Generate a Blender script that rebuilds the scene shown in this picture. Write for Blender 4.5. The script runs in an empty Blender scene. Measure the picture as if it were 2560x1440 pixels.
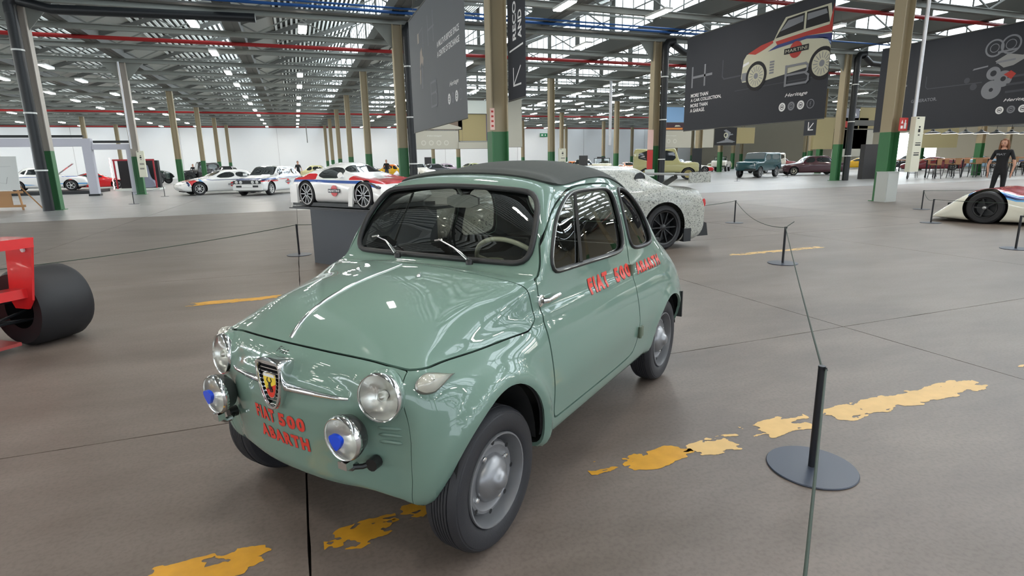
import bpy, bmesh, math, random
import numpy as np
from mathutils import Vector, Matrix
from mathutils.bvhtree import BVHTree
PI = math.pi
R = math.radians
SC = bpy.context.scene
COL = SC.collection
random.seed(7)

# ---------------------------------------------------------------- camera, world, exposure
cam_d = bpy.data.cameras.new('camera')
cam_d.sensor_width = 36.0
cam_d.lens = 1412.095 / 2560 * 36.0
cam_d.clip_end = 400
cam = bpy.data.objects.new('camera', cam_d)
COL.objects.link(cam)
_r = Vector((0.936198, -0.351017, -0.017903)); _u = Vector((0.092497, 0.196916, 0.976047)); _f = Vector((0.339083, 0.91543, -0.21682))
cam.matrix_world = Matrix(((_r.x, _u.x, -_f.x, 0), (_r.y, _u.y, -_f.y, 0), (_r.z, _u.z, -_f.z, 1.3312), (0, 0, 0, 1)))
SC.camera = cam
SC.view_settings.view_transform = 'Standard'
SC.view_settings.look = 'None'
SC.view_settings.exposure = 0.92
SC.view_settings.gamma = 1
SC.view_settings.use_curve_mapping = False
world = bpy.data.worlds.new('world')
SC.world = world
world.use_nodes = True
_bg = world.node_tree.nodes['Background']
_bg.inputs[0].default_value = (0.80, 0.90, 1.0, 1)
_bg.inputs[1].default_value = 1.8

# ---------------------------------------------------------------- helpers
def srgb(r, g, b):
    return tuple((c / 255 / 12.92) if c <= 10 else (((c / 255) + 0.055) / 1.055) ** 2.4 for c in (r, g, b)) + (1,)
_mats = {}
def mat(name, col=(0.5, 0.5, 0.5, 1), rough=0.5, metal=0.0, emit=0.0, coat=0.0, trans=0.0, ior=1.45, bump=0.0, bscale=60.0, var=0.0, vscale=3.0, spec=None, alpha=1.0):
    if name in _mats: return _mats[name]
    m = bpy.data.materials.new(name); m.use_nodes = True
    nt = m.node_tree; b = nt.nodes['Principled BSDF']
    if len(col) == 3: col = tuple(col) + (1,)
    b.inputs['Base Color'].default_value = col
    b.inputs['Roughness'].default_value = rough
    b.inputs['Metallic'].default_value = metal
    b.inputs['IOR'].default_value = ior
    b.inputs['Coat Weight'].default_value = coat
    b.inputs['Coat Roughness'].default_value = 0.03
    b.inputs['Transmission Weight'].default_value = trans
    if spec is not None: b.inputs['Specular IOR Level'].default_value = spec
    if emit: 
        b.inputs['Emission Color'].default_value = col; b.inputs['Emission Strength'].default_value = emit
    if alpha < 1: b.inputs['Alpha'].default_value = alpha
    if var or bump:
        tc = nt.nodes.new('ShaderNodeTexCoord')
        if var:
            n = nt.nodes.new('ShaderNodeTexNoise'); n.inputs['Scale'].default_value = vscale; n.inputs['Detail'].default_value = 5
            nt.links.new(tc.outputs['Object'], n.inputs['Vector'])
            mx = nt.nodes.new('ShaderNodeMix'); mx.data_type = 'RGBA'
            mx.inputs[6].default_value = tuple(c * (1 - var) for c in col[:3]) + (1,)
            mx.inputs[7].default_value = tuple(min(1, c * (1 + var)) for c in col[:3]) + (1,)
            nt.links.new(n.outputs['Fac'], mx.inputs[0]); nt.links.new(mx.outputs[2], b.inputs['Base Color'])
        if bump:
            n2 = nt.nodes.new('ShaderNodeTexNoise'); n2.inputs['Scale'].default_value = bscale; n2.inputs['Detail'].default_value = 4
            nt.links.new(tc.outputs['Object'], n2.inputs['Vector'])
            bp = nt.nodes.new('ShaderNodeBump'); bp.inputs['Strength'].default_value = bump; bp.inputs['Distance'].default_value = 0.01
            nt.links.new(n2.outputs['Fac'], bp.inputs['Height']); nt.links.new(bp.outputs['Normal'], b.inputs['Normal'])
    _mats[name] = m
    return m
def glassmat(name, tint=(1, 1, 1), refl=1.0):
    """thin pane: mostly clear, with a mirror-like fresnel reflection"""
    if name in _mats: return _mats[name]
    m = bpy.data.materials.new(name); m.use_nodes = True
    nt = m.node_tree; nt.nodes.clear()
    o = nt.nodes.new('ShaderNodeOutputMaterial'); t = nt.nodes.new('ShaderNodeBsdfTransparent'); g = nt.nodes.new('ShaderNodeBsdfGlossy')
    t.inputs[0].default_value = tuple(tint) + (1,); g.inputs['Roughness'].default_value = 0.0
    lw = nt.nodes.new('ShaderNodeLayerWeight'); lw.inputs[0].default_value = .5
    pw = nt.nodes.new('ShaderNodeMath'); pw.operation = 'POWER'; pw.inputs[1].default_value = 4.5; nt.links.new(lw.outputs['Facing'], pw.inputs[0])
    f = nt.nodes.new('ShaderNodeMath'); f.operation = 'MULTIPLY_ADD'; f.inputs[1].default_value = .92; f.inputs[2].default_value = .08; nt.links.new(pw.outputs[0], f.inputs[0])
    mm = nt.nodes.new('ShaderNodeMath'); mm.operation = 'MULTIPLY'; mm.inputs[1].default_value = refl; mm.use_clamp = True
    x = nt.nodes.new('ShaderNodeMixShader')
    nt.links.new(f.outputs[0], mm.inputs[0]); nt.links.new(mm.outputs[0], x.inputs[0])
    nt.links.new(t.outputs[0], x.inputs[1]); nt.links.new(g.outputs[0], x.inputs[2]); nt.links.new(x.outputs[0], o.inputs[0])
    _mats[name] = m
    return m

def ob(name, V, F, m, parent=None, smooth=None, MI=None, label=None):
    me = bpy.data.meshes.new(name)
    me.from_pydata([tuple(map(float, v)) for v in V], [], [tuple(map(int, f)) for f in F])
    for mm in (m if isinstance(m, (list, tuple)) else [m]): me.materials.append(mm)
    if MI is not None: me.polygons.foreach_set('material_index', list(map(int, MI)))
    if smooth:
        me.polygons.foreach_set('use_smooth', [True] * len(me.polygons))
        me.update()
        me.set_sharp_from_angle(angle=R(smooth))
    me.update()
    o = bpy.data.objects.new(name, me); COL.objects.link(o)
    if parent is not None: o.parent = parent
    if label: o['label'] = label
    return o
def thing(name, label, cat, loc=(0, 0, 0), rz=0.0, group=None):
    o = bpy.data.objects.new(name, None); COL.objects.link(o)
    o.empty_display_size = 0.1
    o.location = loc; o.rotation_euler = (0, 0, rz)
    o['label'] = label; o['category'] = cat
    if group: o['group'] = group
    return o
def tag(o, label, cat, group=None):
    o['label'] = label; o['category'] = cat
    if group: o['group'] = group
    return o
def structure(o):
    o['kind'] = 'structure'; return o
def dup(root, loc=None, rz=None, label=None, group=None):
    kids = {}
    for c in bpy.data.objects:
        if c.parent is not None: kids.setdefault(c.parent, []).append(c)
    def cp(o, par):
        c = o.copy(); COL.objects.link(c); c.parent = par
        for k in kids.get(o, []): cp(k, c)
        return c
    r = cp(root, root.parent)
    if loc is not None: r.location = loc
    if rz is not None: r.rotation_euler = (0, 0, rz)
    if label: r['label'] = label
    if group: r['group'] = group
    return r

class MB:
    """collects simple solids into one mesh"""
    def __init__(s): s.V = []; s.F = []; s.M = []
    def add(s, V, F, mi=0):
        n = len(s.V); s.V += [tuple(v) for v in V]; s.F += [tuple(i + n for i in f) for f in F]; s.M += [mi] * len(F); return s
    def box(s, x0, x1, y0, y1, z0, z1, mi=0):
        V = [(x, y, z) for z in (z0, z1) for (x, y) in ((x0, y0), (x1, y0), (x1, y1), (x0, y1))]
        return s.add(V, [(3, 2, 1, 0), (4, 5, 6, 7), (0, 1, 5, 4), (1, 2, 6, 5), (2, 3, 7, 6), (3, 0, 4, 7)], mi)
    def bar(s, a, b, w, h=None, mi=0, up=(0, 0, 1)):
        a = Vector(a); b = Vector(b); h = h or w; d = (b - a).normalized(); up = Vector(up)
        if abs(d.dot(up)) > 0.95: up = Vector((1, 0, 0))
        x = d.cross(up).normalized() * (w / 2); y = x.cross(d).normalized() * (h / 2)
        V = [p + q for p in (a, b) for q in (-x - y, x - y, x + y, -x + y)]
        return s.add(V, [(0, 1, 2, 3), (7, 6, 5, 4), (0, 4, 5, 1), (1, 5, 6, 2), (2, 6, 7, 3), (3, 7, 4, 0)], mi)
    def tube(s, pts, r, n=8, mi=0, caps=True, closed=False):
        P = [Vector(q) for q in pts]; N = len(P); rr = r if isinstance(r, (list, tuple)) else [r] * N
        V = []; F = []; ref = None
        for i in range(N):
            if closed: d = P[(i + 1) % N] - P[i - 1]
            else: d = P[min(i + 1, N - 1)] - P[max(i - 1, 0)]
            d.normalize()
            if ref is None: ref = Vector((0, 0, 1)) if abs(d.z) < 0.9 else Vector((1, 0, 0))
            x = (ref - d * ref.dot(d)).normalized(); ref = x; y = d.cross(x)
            for k in range(n):
                a = 2 * PI * k / n; V.append(P[i] + (x * math.cos(a) + y * math.sin(a)) * rr[i])
        M = N if closed else N - 1
        for i in range(M):
            j = (i + 1) % N
            for k in range(n):
                k2 = (k + 1) % n; F.append((i * n + k, i * n + k2, j * n + k2, j * n + k))
        if caps and not closed:
            F.append(tuple(range(n - 1, -1, -1))); F.append(tuple((N - 1) * n + k for k in range(n)))
        return s.add(V, F, mi)
    def lathe(s, prof, o=(0, 0, 0), axis='z', n=24, mi=0, a0=0.0, a1=2 * PI, sx=1.0):
        """prof: (radius, height) pairs"""
        full = abs(a1 - a0 - 2 * PI) < 1e-6; cnt = n if full else n + 1
        V = []; F = []; o = Vector(o)
        for (r, h) in prof:
            for k in range(cnt):
                a = a0 + (a1 - a0) * k / n; c, q = r * math.cos(a), r * math.sin(a)
                v = {'z': (c, q, h), 'y': (c, h, q), 'x': (h, c, q)}[axis]
                V.append(o + Vector(v))
        for i in range(len(prof) - 1):
            for k in range(n):
                k2 = (k + 1) % cnt if full else k + 1
                F.append((i * cnt + k, i * cnt + k2, (i + 1) * cnt + k2, (i + 1) * cnt + k))
        return s.add(V, F, mi)
    def prism(s, pts, plane, c0, c1, mi=0):
        n = len(pts)
        def f(a, b, c): return {'xz': (a, c, b), 'yz': (c, a, b), 'xy': (a, b, c)}[plane]
        V = [f(a, b, c0) for a, b in pts] + [f(a, b, c1) for a, b in pts]
        F = [tuple(range(n)), tuple(range(2 * n - 1, n - 1, -1))] + [(i, i + n, (i + 1) % n + n, (i + 1) % n) for i in range(n)]
        return s.add(V, F, mi)
    def build(s, name, m, parent=None, smooth=None, label=None):
        o = ob(name, s.V, s.F, m, parent, None, s.M if isinstance(m, (list, tuple)) else None, label)
        bm = bmesh.new(); bm.from_mesh(o.data); bmesh.ops.recalc_face_normals(bm, faces=bm.faces); bm.to_mesh(o.data); bm.free()
        if smooth:
            o.data.polygons.foreach_set('use_smooth', [True] * len(o.data.polygons)); o.data.update(); o.data.set_sharp_from_angle(angle=R(smooth))
        return o

def spline_mat(t, ts):
    """natural cubic spline interpolation matrix: values at t from knots ts"""
    n = len(ts); h = np.diff(ts); A = np.zeros((n, n)); B = np.zeros((n, n)); A[0, 0] = A[-1, -1] = 1
    for i in range(1, n - 1):
        A[i, i - 1] = h[i - 1]; A[i, i] = 2 * (h[i - 1] + h[i]); A[i, i + 1] = h[i]
        B[i, i - 1] = 6 / h[i - 1]; B[i, i] = -6 / h[i - 1] - 6 / h[i]; B[i, i + 1] = 6 / h[i]
    Mm = np.linalg.solve(A, B); W = np.zeros((len(t), n))
    for q, x in enumerate(t):
        i = min(max(np.searchsorted(ts, x) - 1, 0), n - 2); a = (ts[i + 1] - x) / h[i]; b = 1 - a
        W[q, i] += a; W[q, i + 1] += b
        W[q] += ((a ** 3 - a) * Mm[i] + (b ** 3 - b) * Mm[i + 1]) * h[i] ** 2 / 6
    return W
def loft(rows, poles, su, sv):
    """rows: half rings (J points, y>=0, first and last on y=0); poles: (nose, tail) points or None. returns V (n,3), F"""
    P = np.array(rows, float); I, J, _ = P.shape
    full = np.concatenate([P, P[:, -2:0:-1] * np.array([1, -1, 1])], 1)
    K = full.shape[1]
    ext = np.concatenate([full[:, -4:], full, full[:, :5]], 1)
    d = np.linalg.norm(np.diff(ext, axis=1), axis=2).mean(0) ** 0.75; ts = np.concatenate([[0], np.cumsum(d)])
    tt = np.concatenate([np.linspace(ts[4 + k], ts[5 + k], sv + 1)[:-1] for k in range(K)])
    Q = np.einsum('vk,ikc->ivc', spline_mat(tt, ts), ext)
    if poles[0] is not None: Q = np.concatenate([np.tile(np.array(poles[0], float), (1, Q.shape[1], 1)), Q], 0)
    if poles[1] is not None: Q = np.concatenate([Q, np.tile(np.array(poles[1], float), (1, Q.shape[1], 1))], 0)
    du = np.linalg.norm(np.diff(Q, axis=0), axis=2).mean(1) ** 0.75; us = np.concatenate([[0], np.cumsum(du)])
    uu = np.concatenate([np.linspace(us[k], us[k + 1], su + 1)[:-1] for k in range(len(us) - 1)] + [[us[-1]]])
    G = np.einsum('ui,ivc->uvc', spline_mat(uu, us), Q)
    U, Vn, _ = G.shape; V = G.reshape(-1, 3); F = []
    a = 0; b = U - 1
    for i in range(U - 1):
        for j in range(Vn):
            j2 = (j + 1) % Vn
            q = (i * Vn + j, i * Vn + j2, (i + 1) * Vn + j2, (i + 1) * Vn + j)
            if i == 0 and poles[0] is not None: q = (0, q[2], q[3])
            elif i == U - 2 and poles[1] is not None: q = (q[0], q[1], (U - 1) * Vn)
            F.append(q[::-1])
    return V, F
def compact(V, F, MI=None):
    used = sorted({i for f in F for i in f}); mp = {k: n for n, k in enumerate(used)}
    return np.array([V[i] for i in used]), [tuple(mp[i] for i in f) for f in F]
def cut(V, F, MI, s):
    """split faces along the zero line of s (per vertex); returns V', (Fin, Min), (Fout, Mout)"""
    V = np.asarray(V); s = np.asarray(s, float).copy(); s[np.abs(s) < 1e-7] = 1e-7
    sg = s < 0; nv = []; ed = {}; n0 = len(V); Fi = []; Mi_ = []; Fo = []; Mo = []
    if MI is None: MI = [0] * len(F)
    sl = sg.tolist(); svl = s.tolist()
    for f, m in zip(F, MI):
        c = sum(1 for i in f if sl[i])
        if c == len(f): Fi.append(f); Mi_.append(m); continue
        if c == 0: Fo.append(f); Mo.append(m); continue
        a = []; b = []
        for k in range(len(f)):
            i, j = f[k], f[(k + 1) % len(f)]
            (a if sl[i] else b).append(i)
            if sl[i] != sl[j]:
                key = (i, j) if i < j else (j, i)
                if key not in ed:
                    t = svl[key[0]] / (svl[key[0]] - svl[key[1]]); ed[key] = n0 + len(nv); nv.append(V[key[0]] * (1 - t) + V[key[1]] * t)
                a.append(ed[key]); b.append(ed[key])
        if len(a) > 2: Fi.append(tuple(a)); Mi_.append(m)
        if len(b) > 2: Fo.append(tuple(b)); Mo.append(m)
    if nv: V = np.concatenate([V, np.array(nv)])
    return V, (Fi, Mi_), (Fo, Mo)
def keep(M, s, inside):
    V, F, MI = M; V2, a, b = cut(V, F, MI, s(V)); q = a if inside else b
    used = sorted({i for f in q[0] for i in f}); mp = {k: n for n, k in enumerate(used)}
    return V2[used] if used else V2[:0], [tuple(mp[i] for i in f) for f in q[0]], q[1]
def paint(M, s, idx):
    V, F, MI = M; V2, a, b = cut(V, F, MI, s(V)); return V2, a[0] + b[0], [idx] * len(a[0]) + b[1]
def split(M, s, g=0.0):
    return keep(M, lambda V: s(V) + g, True), keep(M, lambda V: s(V) - g, False)
def sdpoly(pts, X, Y):
    P = np.array(pts, float); n = len(P); d = np.full(X.shape, 1e9); ins = np.zeros(X.shape, bool)
    for i in range(n):
        a = P[i]; b = P[(i + 1) % n]; e = b - a; wx = X - a[0]; wy = Y - a[1]
        t = np.clip((wx * e[0] + wy * e[1]) / (e @ e), 0, 1)
        d = np.minimum(d, (wx - e[0] * t) ** 2 + (wy - e[1] * t) ** 2)
        c = ((a[1] > Y) != (b[1] > Y)) & (X < (b[0] - a[0]) * (Y - a[1]) / (b[1] - a[1] + 1e-12) + a[0]); ins ^= c
    return np.where(ins, -1, 1) * np.sqrt(d)
def chaikin(p, n=2):
    for _ in range(n):
        q = []
        for i in range(len(p)):
            a = p[i]; b = p[(i + 1) % len(p)]
            q += [(a[0] * .75 + b[0] * .25, a[1] * .75 + b[1] * .25), (a[0] * .25 + b[0] * .75, a[1] * .25 + b[1] * .75)]
        p = q
    return p
def vnormals(V, F):
    V = np.asarray(V); N = np.zeros_like(V)
    for f in F:
        c = np.cross(V[f[1]] - V[f[0]], V[f[2]] - V[f[0]])
        if len(f) > 3: c = c + np.cross(V[f[2]] - V[f[0]], V[f[3]] - V[f[0]])
        for i in f: N[i] += c
    L = np.linalg.norm(N, axis=1, keepdims=True); L[L == 0] = 1
    return N / L
def edges_open(F):
    E = {}
    for f in F:
        for k in range(len(f)):
            i, j = f[k], f[(k + 1) % len(f)]
            key = (i, j) if i < j else (j, i); E[key] = None if key in E else (i, j)
    return [e for e in E.values() if e]
def thicken(M, t, inner_mat=None):
    V, F, MI = M; V = np.asarray(V); N = vnormals(V, F); n = len(V); bd = edges_open(F)
    V2 = np.concatenate([V, V - N * t]); mi = lambda m: m if inner_mat is None else inner_mat
    F2 = list(F) + [tuple(i + n for i in reversed(f)) for f in F] + [(j, i, i + n, j + n) for i, j in bd]
    return V2, F2, list(MI) + [mi(m) for m in MI] + [0] * len(bd)
def loops(M):
    V, F, MI = M; nx = {}
    for i, j in edges_open(F): nx[i] = j
    out = []
    while nx:
        s = next(iter(nx)); L = [s]; c = nx.pop(s)
        while c != s and c in nx: L.append(c); c = nx.pop(c)
        out.append(L)
    return out
def textmesh(body, size=1.0, offset=0.0, shear=0.0, align='LEFT', spacing=1.0, res=3):
    cu = bpy.data.curves.new('t', 'FONT'); cu.body = body; cu.size = size; cu.offset = offset; cu.shear = shear; cu.align_x = align
    cu.space_character = spacing; cu.resolution_u = res; cu.fill_mode = 'BOTH' if False else 'FRONT'
    cu.dimensions = '2D'
    o = bpy.data.objects.new('t', cu); COL.objects.link(o)
    dg = bpy.context.evaluated_depsgraph_get(); me = o.evaluated_get(dg).to_mesh()
    V = [tuple(v.co) for v in me.vertices]; F = [tuple(p.vertices) for p in me.polygons]
    o.evaluated_get(dg).to_mesh_clear(); bpy.data.objects.remove(o); bpy.data.curves.remove(cu)
    return V, F
def fittext(body, w, h, bold=0.0, shear=0.0, spacing=1.0):
    V, F = textmesh(body, 1.0, bold, shear, spacing=spacing); A = np.array(V); lo = A.min(0); hi = A.max(0)
    A = (A - lo) / np.maximum(hi - lo, 1e-6); A[:, 0] *= w; A[:, 1] *= h
    return [tuple(v) for v in A], F
# ---------------------------------------------------------------- hall shell
GREY = mat('steel_grey', srgb(128, 130, 124), rough=.55)
GREYD = mat('steel_grey_dark', srgb(96, 96, 92), rough=.6)
DECK = mat('deck_grey', srgb(150, 152, 146), rough=.6)
BEIGE = mat('column_beige', srgb(160, 147, 120), rough=.5)
COLGREEN = mat('column_green', srgb(58, 112, 70), rough=.45)
REDP = mat('red_pipe_paint', srgb(160, 34, 34), rough=.4)
BLUEP = mat('blue_pipe_paint', srgb(30, 84, 150), rough=.4)
BLKP = mat('black_pipe', (.014, .016, .018), rough=.4)
WHITE = mat('white_paint', srgb(226, 226, 222), rough=.5)
SKYGLASS = mat('daylit_glazing', (1, 1, 1), rough=.4, emit=3.0)
SKYGLASS.node_tree.nodes['Principled BSDF'].inputs['Emission Color'].default_value = (.80, .91, 1, 1)
X0 = -8.0; BAY = 12.2; TOOTH = 6.1; ZB = 6.75; YN = -36.0; YF = 88.0
def floor_mat(name, c1, c2, rough, stain=.35):
    m = bpy.data.materials.new(name); m.use_nodes = True; nt = m.node_tree; b = nt.nodes['Principled BSDF']
    g = nt.nodes.new('ShaderNodeNewGeometry')
    mp = nt.nodes.new('ShaderNodeMapping'); mp.inputs['Scale'].default_value = (.55, 1.3, 1); mp.inputs['Rotation'].default_value = (0, 0, .5); nt.links.new(g.outputs['Position'], mp.inputs[0])
    n = nt.nodes.new('ShaderNodeTexNoise'); n.inputs['Scale'].default_value = 1.1; n.inputs['Detail'].default_value = 9; n.inputs['Roughness'].default_value = .62
    nt.links.new(mp.outputs[0], n.inputs['Vector'])
    r = nt.nodes.new('ShaderNodeValToRGB'); r.color_ramp.elements[0].position = .33; r.color_ramp.elements[1].position = .68
    r.color_ramp.elements[0].color = c1; r.color_ramp.elements[1].color = c2
    nt.links.new(n.outputs['Fac'], r.inputs[0])
    n2 = nt.nodes.new('ShaderNodeTexNoise'); n2.inputs['Scale'].default_value = 60; n2.inputs['Detail'].default_value = 4; nt.links.new(g.outputs['Position'], n2.inputs['Vector'])
    mx = nt.nodes.new('ShaderNodeMix'); mx.data_type = 'RGBA'; mx.blend_type = 'MULTIPLY'; mx.inputs[0].default_value = stain
    r2 = nt.nodes.new('ShaderNodeValToRGB'); r2.color_ramp.elements[0].position = .35; r2.color_ramp.elements[1].position = .55; r2.color_ramp.elements[0].color = (.55, .52, .5, 1)
    nt.links.new(n2.outputs['Fac'], r2.inputs[0]); nt.links.new(r.outputs[0], mx.inputs[6]); nt.links.new(r2.outputs[0], mx.inputs[7]); nt.links.new(mx.outputs[2], b.inputs['Base Color'])
    rr = nt.nodes.new('ShaderNodeMapRange'); rr.inputs['To Min'].default_value = rough - .03; rr.inputs['To Max'].default_value = rough + (.12 if stain > .1 else .03)
    nt.links.new(n.outputs['Fac'], rr.inputs['Value']); nt.links.new(rr.outputs[0], b.inputs['Roughness'])
    b.inputs['Specular IOR Level'].default_value = .5
    return m
SLAB = floor_mat('concrete_brown', srgb(94, 83, 75), srgb(125, 114, 107), .43)
SLABF = floor_mat('concrete_sealed_grey', srgb(128, 127, 124), srgb(150, 151, 152), .34, .06)
DKGAP = mat('joint_dirt', (.015, .012, .01), rough=.9)
q = MB(); q.box(-75, 90, YN, YF + 1, -.30, -.05); floor = structure(q.build('floor', DKGAP))
rnd = random.Random(3)
def slab(x0, x1, y0, y1, m, near):
    step = .12 if near else 4.0
    def edge(a, b):
        n = max(1, int((Vector(b) - Vector(a)).length / step)); out = []; ph = rnd.random() * 9
        for i in range(n):
            t = i / n; p = Vector(a).lerp(Vector(b), t)
            if near and 0 < i: 
                j = .001 * math.sin(ph + i * .9) + rnd.uniform(-.0018, .0018); d = (Vector(b) - Vector(a)).normalized(); p += Vector((-d.y, d.x)) * j
            out.append((p.x, p.y))
        return out
    P = edge((x0, y0), (x1, y0)) + edge((x1, y0), (x1, y1)) + edge((x1, y1), (x0, y1)) + edge((x0, y1), (x0, y0))
    q = MB(); q.prism(P, 'xy', -.05, 0); q.build('slab', m, floor)
GX = [-16.5, -12.3, -8.2, -4.15, -.08, 3.99, 8.2, 12.4, 16.5, 20.6, 24.8, 33, 41, 49, 90]; GX = [-75, -33, -24.8] + GX
GY = [YN, -20, -9.5, -4.9, -1.5, 3.15, 7.75, 9.93, 14.5, 18.9]
for i in range(len(GX) - 1):
    for j in range(len(GY) - 1):
        near = -9 < GX[i] < 14 and -2 < GY[j] < 12
        g = .004 if near else .004
        slab(GX[i] + g, GX[i + 1] - g, GY[j] + g, GY[j + 1] - g, SLAB, near)
for i, (a, b) in enumerate(((18.9, 24.8), (24.8, 45), (45, YF + 1))):
    for k in range(0, len(GX) - 1):
        slab(GX[k] + .006, GX[k + 1] - .006, a + .01, b - .01, SLABF, False)
# worn yellow line paint
def fbm(x, y, seed=0):
    from mathutils import noise
    return noise.fractal(Vector((x, y, seed)), .8, 2.1, 5)
def yellow(x0, x1, y, w, col, wear, seed, tail=.12):
    nx = int((x1 - x0) / .008); ny = int(w / .008) + 6
    V = []; S = []
    for i in range(nx + 1):
        for j in range(ny + 1):
            xx = x0 + (x1 - x0) * i / nx; v = (j / ny - .5) * w * 1.3; V.append((xx, y + v, .0015))
            e = max(abs(v) - w * .5, x0 + tail - xx if xx < x0 + tail else 0, xx - x1 + tail if xx > x1 - tail else 0)
            S.append((abs(v) / (w * .5)) ** 4 * .55 + wear + .12 + (max(0, x0 + tail - xx) + max(0, xx - x1 + tail)) / tail * .75 - .62 + fbm(xx * 9, v * 22 + y, seed) * 1.0)
    F = [(i * (ny + 1) + j, (i + 1) * (ny + 1) + j, (i + 1) * (ny + 1) + j + 1, i * (ny + 1) + j + 1) for i in range(nx) for j in range(ny)]
    M = keep((np.array(V), F, [0] * len(F)), lambda V_: np.array(S), True)
    if M[1]: ob('line_paint', M[0], M[1], col, floor)
YP = mat('yellow_line_paint', srgb(200, 146, 40), rough=.5, var=.25, vscale=14)
YP2 = mat('pale_line_paint', srgb(214, 176, 112), rough=.5, var=.15, vscale=14)
for k, (a, b, yy, c, wr) in enumerate(((-.66, -.20, 1.93, YP, .0), (-.03, .24, 1.935, YP, -.05), (.22, .42, 1.97, YP, .1), (1.08, 1.22, 2.0, YP, .05), (1.25, 1.62, 1.985, YP, .0), (1.55, 1.92, 1.97, YP2, .12), (1.98, 2.40, 2.01, YP2, .0), (2.46, 3.70, 2.0, YP2, -.12), (4.13, 5.4, 2.0, YP2, .1), (-1.15, -.20, 6.27, YP, -.05), (5.6, 7.4, 6.3, YP2, .2))):
    yellow(a, b, yy, .15, c, wr, k * 3.7)
# walls
for (a_, b_, y_) in ((8, 44, 45.97), (38, 43, 33.0), (32, 46, 23.1)): structure(MB().box(a_, b_, y_ - .03, y_ + .03, ZB - .03, ZB + .02).build('trim', GREYD))
def wall(name, x0, x1, y0, y1, z1=7.0, m=WHITE):
    q = MB(); q.box(x0, x1, y0, y1, -.05, z1); return structure(q.build(name, m))
WALLW = mat('white_wall', srgb(236, 238, 240), rough=.6)
wall('wall_back', -62, 75, YF, YF + .3, 6.6, WALLW)
wall('wall_back_upper', -62, 75, YF, YF + .3, 11, GREYD).location = (0, .02, 0)
for xx in (-38, -26, -14, -2, 10, 22, 34, 46, 58):
    q = MB(); q.box(xx - .02, xx + .02, YF - .03, YF, 0, 6.6); structure(q.build('trim', mat('wall_joint', srgb(190, 190, 192), rough=.6)))
wall('wall_left', -62.3, -62, YN, YF, 2.2, WALLW)
q = MB(); q.box(-62.3, -62, YN, YF, 6.0, 11); structure(q.build('wall_left', GREYD))
for k in range(20):
    y = YN + k * 6.2; q = MB(); q.box(-62.3, -62, y - .25, y + .25, 2.2, 6.0); structure(q.build('trim', WALLW))
    q = MB(); q.box(-62.2, -62.15, y + .25, y + 5.95, 2.2, 6.0); structure(q.build('window_%d' % (k + 1), mat('daylit_window', (.9, .97, 1), rough=.4, emit=5.0)))
WALLR = mat('greige_wall', srgb(178, 172, 156), rough=.7)
wall('wall_right', 70, 70.3, YN, 46, 11, WALLR); wall('wall_right', 70, 70.3, 52, YF, 7, WALLR)
q = MB(); q.box(70, 70.3, 46, 52, 4.0, 7); structure(q.build('wall_right', WALLR))
q = MB(); q.box(70.1, 70.2, 46, 52, 0, 4.0); structure(q.build('window_40', mat('daylit_window')))
# roof: saw-tooth decks, gutters, glazing; trusses under them
k0 = -9; k1 = 13
def extr(prof, y0, y1):
    V = [(x, y0, z) for x, z in prof] + [(x, y1, z) for x, z in prof]; n = len(prof)
    return V, [(i, i + 1, i + 1 + n, i + n) for i in range(n - 1)]
ZG = 7.45; ZT = 9.65
SEG = [(YN, 18), (18, 42), (42, YF)]
XSL = 1.55
slope = (ZT - ZG) / (TOOTH - .45)
prof = [(.30, ZG), (TOOTH - .10, ZT + .03)]
def mesh_of(V, F, m, name):
    me = bpy.data.meshes.new(name); me.from_pydata(V, [], F); me.materials.append(m); me.update(); return me
mdeck = mesh_of(*extr(prof, YN, YF), mat('deck_underside_shade', srgb(90, 92, 90), rough=.7), 'ceiling')  # dark grey puts the shade between the lit deck ribs into the colour
q = MB(); q.add(*extr([(.30, ZG - .03), (XSL, ZG + slope * (XSL - .30) - .03)], YN, YF))
RIBLIT = mat('roof_slat', srgb(226, 228, 222), rough=.55)  # near-white colour stands in for daylight on the corrugated deck's ribs
for i in range(int((YF - YN) / 4)):
    y = YN + i * 4.0 + .12; zz = ZG + slope * (XSL - .30); q.add([(XSL, y + .08, zz - .03), (XSL, y - .08, zz - .03), (TOOTH - .2, y - .08, ZT - .04), (TOOTH - .2, y + .08, ZT - .04)], [(0, 1, 2, 3)])
og = q.build('deck_panel', mat('deck_light', srgb(168, 170, 164), rough=.6)); mpan = og.data; bpy.data.objects.remove(og)
q = MB(); nsl = 18; pitch = (TOOTH - .25 - XSL) / nsl
for i in range(nsl):
    xx = XSL + (i + .2) * pitch; zz = ZG + slope * (xx - .30) - .10
    q.add([(xx, YN, zz), (xx, YF, zz), (xx + pitch * .42, YF, zz + slope * pitch * .42), (xx + pitch * .42, YN, zz + slope * pitch * .42), (xx, YN, zz + .07), (xx, YF, zz + .07), (xx + pitch * .42, YF, zz + .10), (xx + pitch * .42, YN, zz + .10)], [(0, 1, 2, 3), (1, 0, 4, 5), (3, 2, 6, 7)])
og = q.build('ribs_lit', RIBLIT); mrib = og.data; bpy.data.objects.remove(og)
q = MB(); q.box(-.30, .30, YN, YF, 6.95, ZG + .02); q.box(-.05, .05, YN, YF, 6.93, 6.95); og = q.build('gutter', GREYD); mgut = og.data; bpy.data.objects.remove(og)
mglz = mesh_of([(TOOTH - .12, YN, ZG + .15), (TOOTH - .12, YF, ZG + .15), (TOOTH - .12, YF, ZT - .06), (TOOTH - .12, YN, ZT - .06)], [(0, 1, 2, 3)], SKYGLASS, 'window')
q = MB()
for i in range(int((YF - YN) / 1.0)):
    y = YN + i * 1.0; w = .03 if i % 4 else .28
    q.box(TOOTH - .16, TOOTH - .125, y - w, y + w, ZG + .1, ZT)
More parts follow.
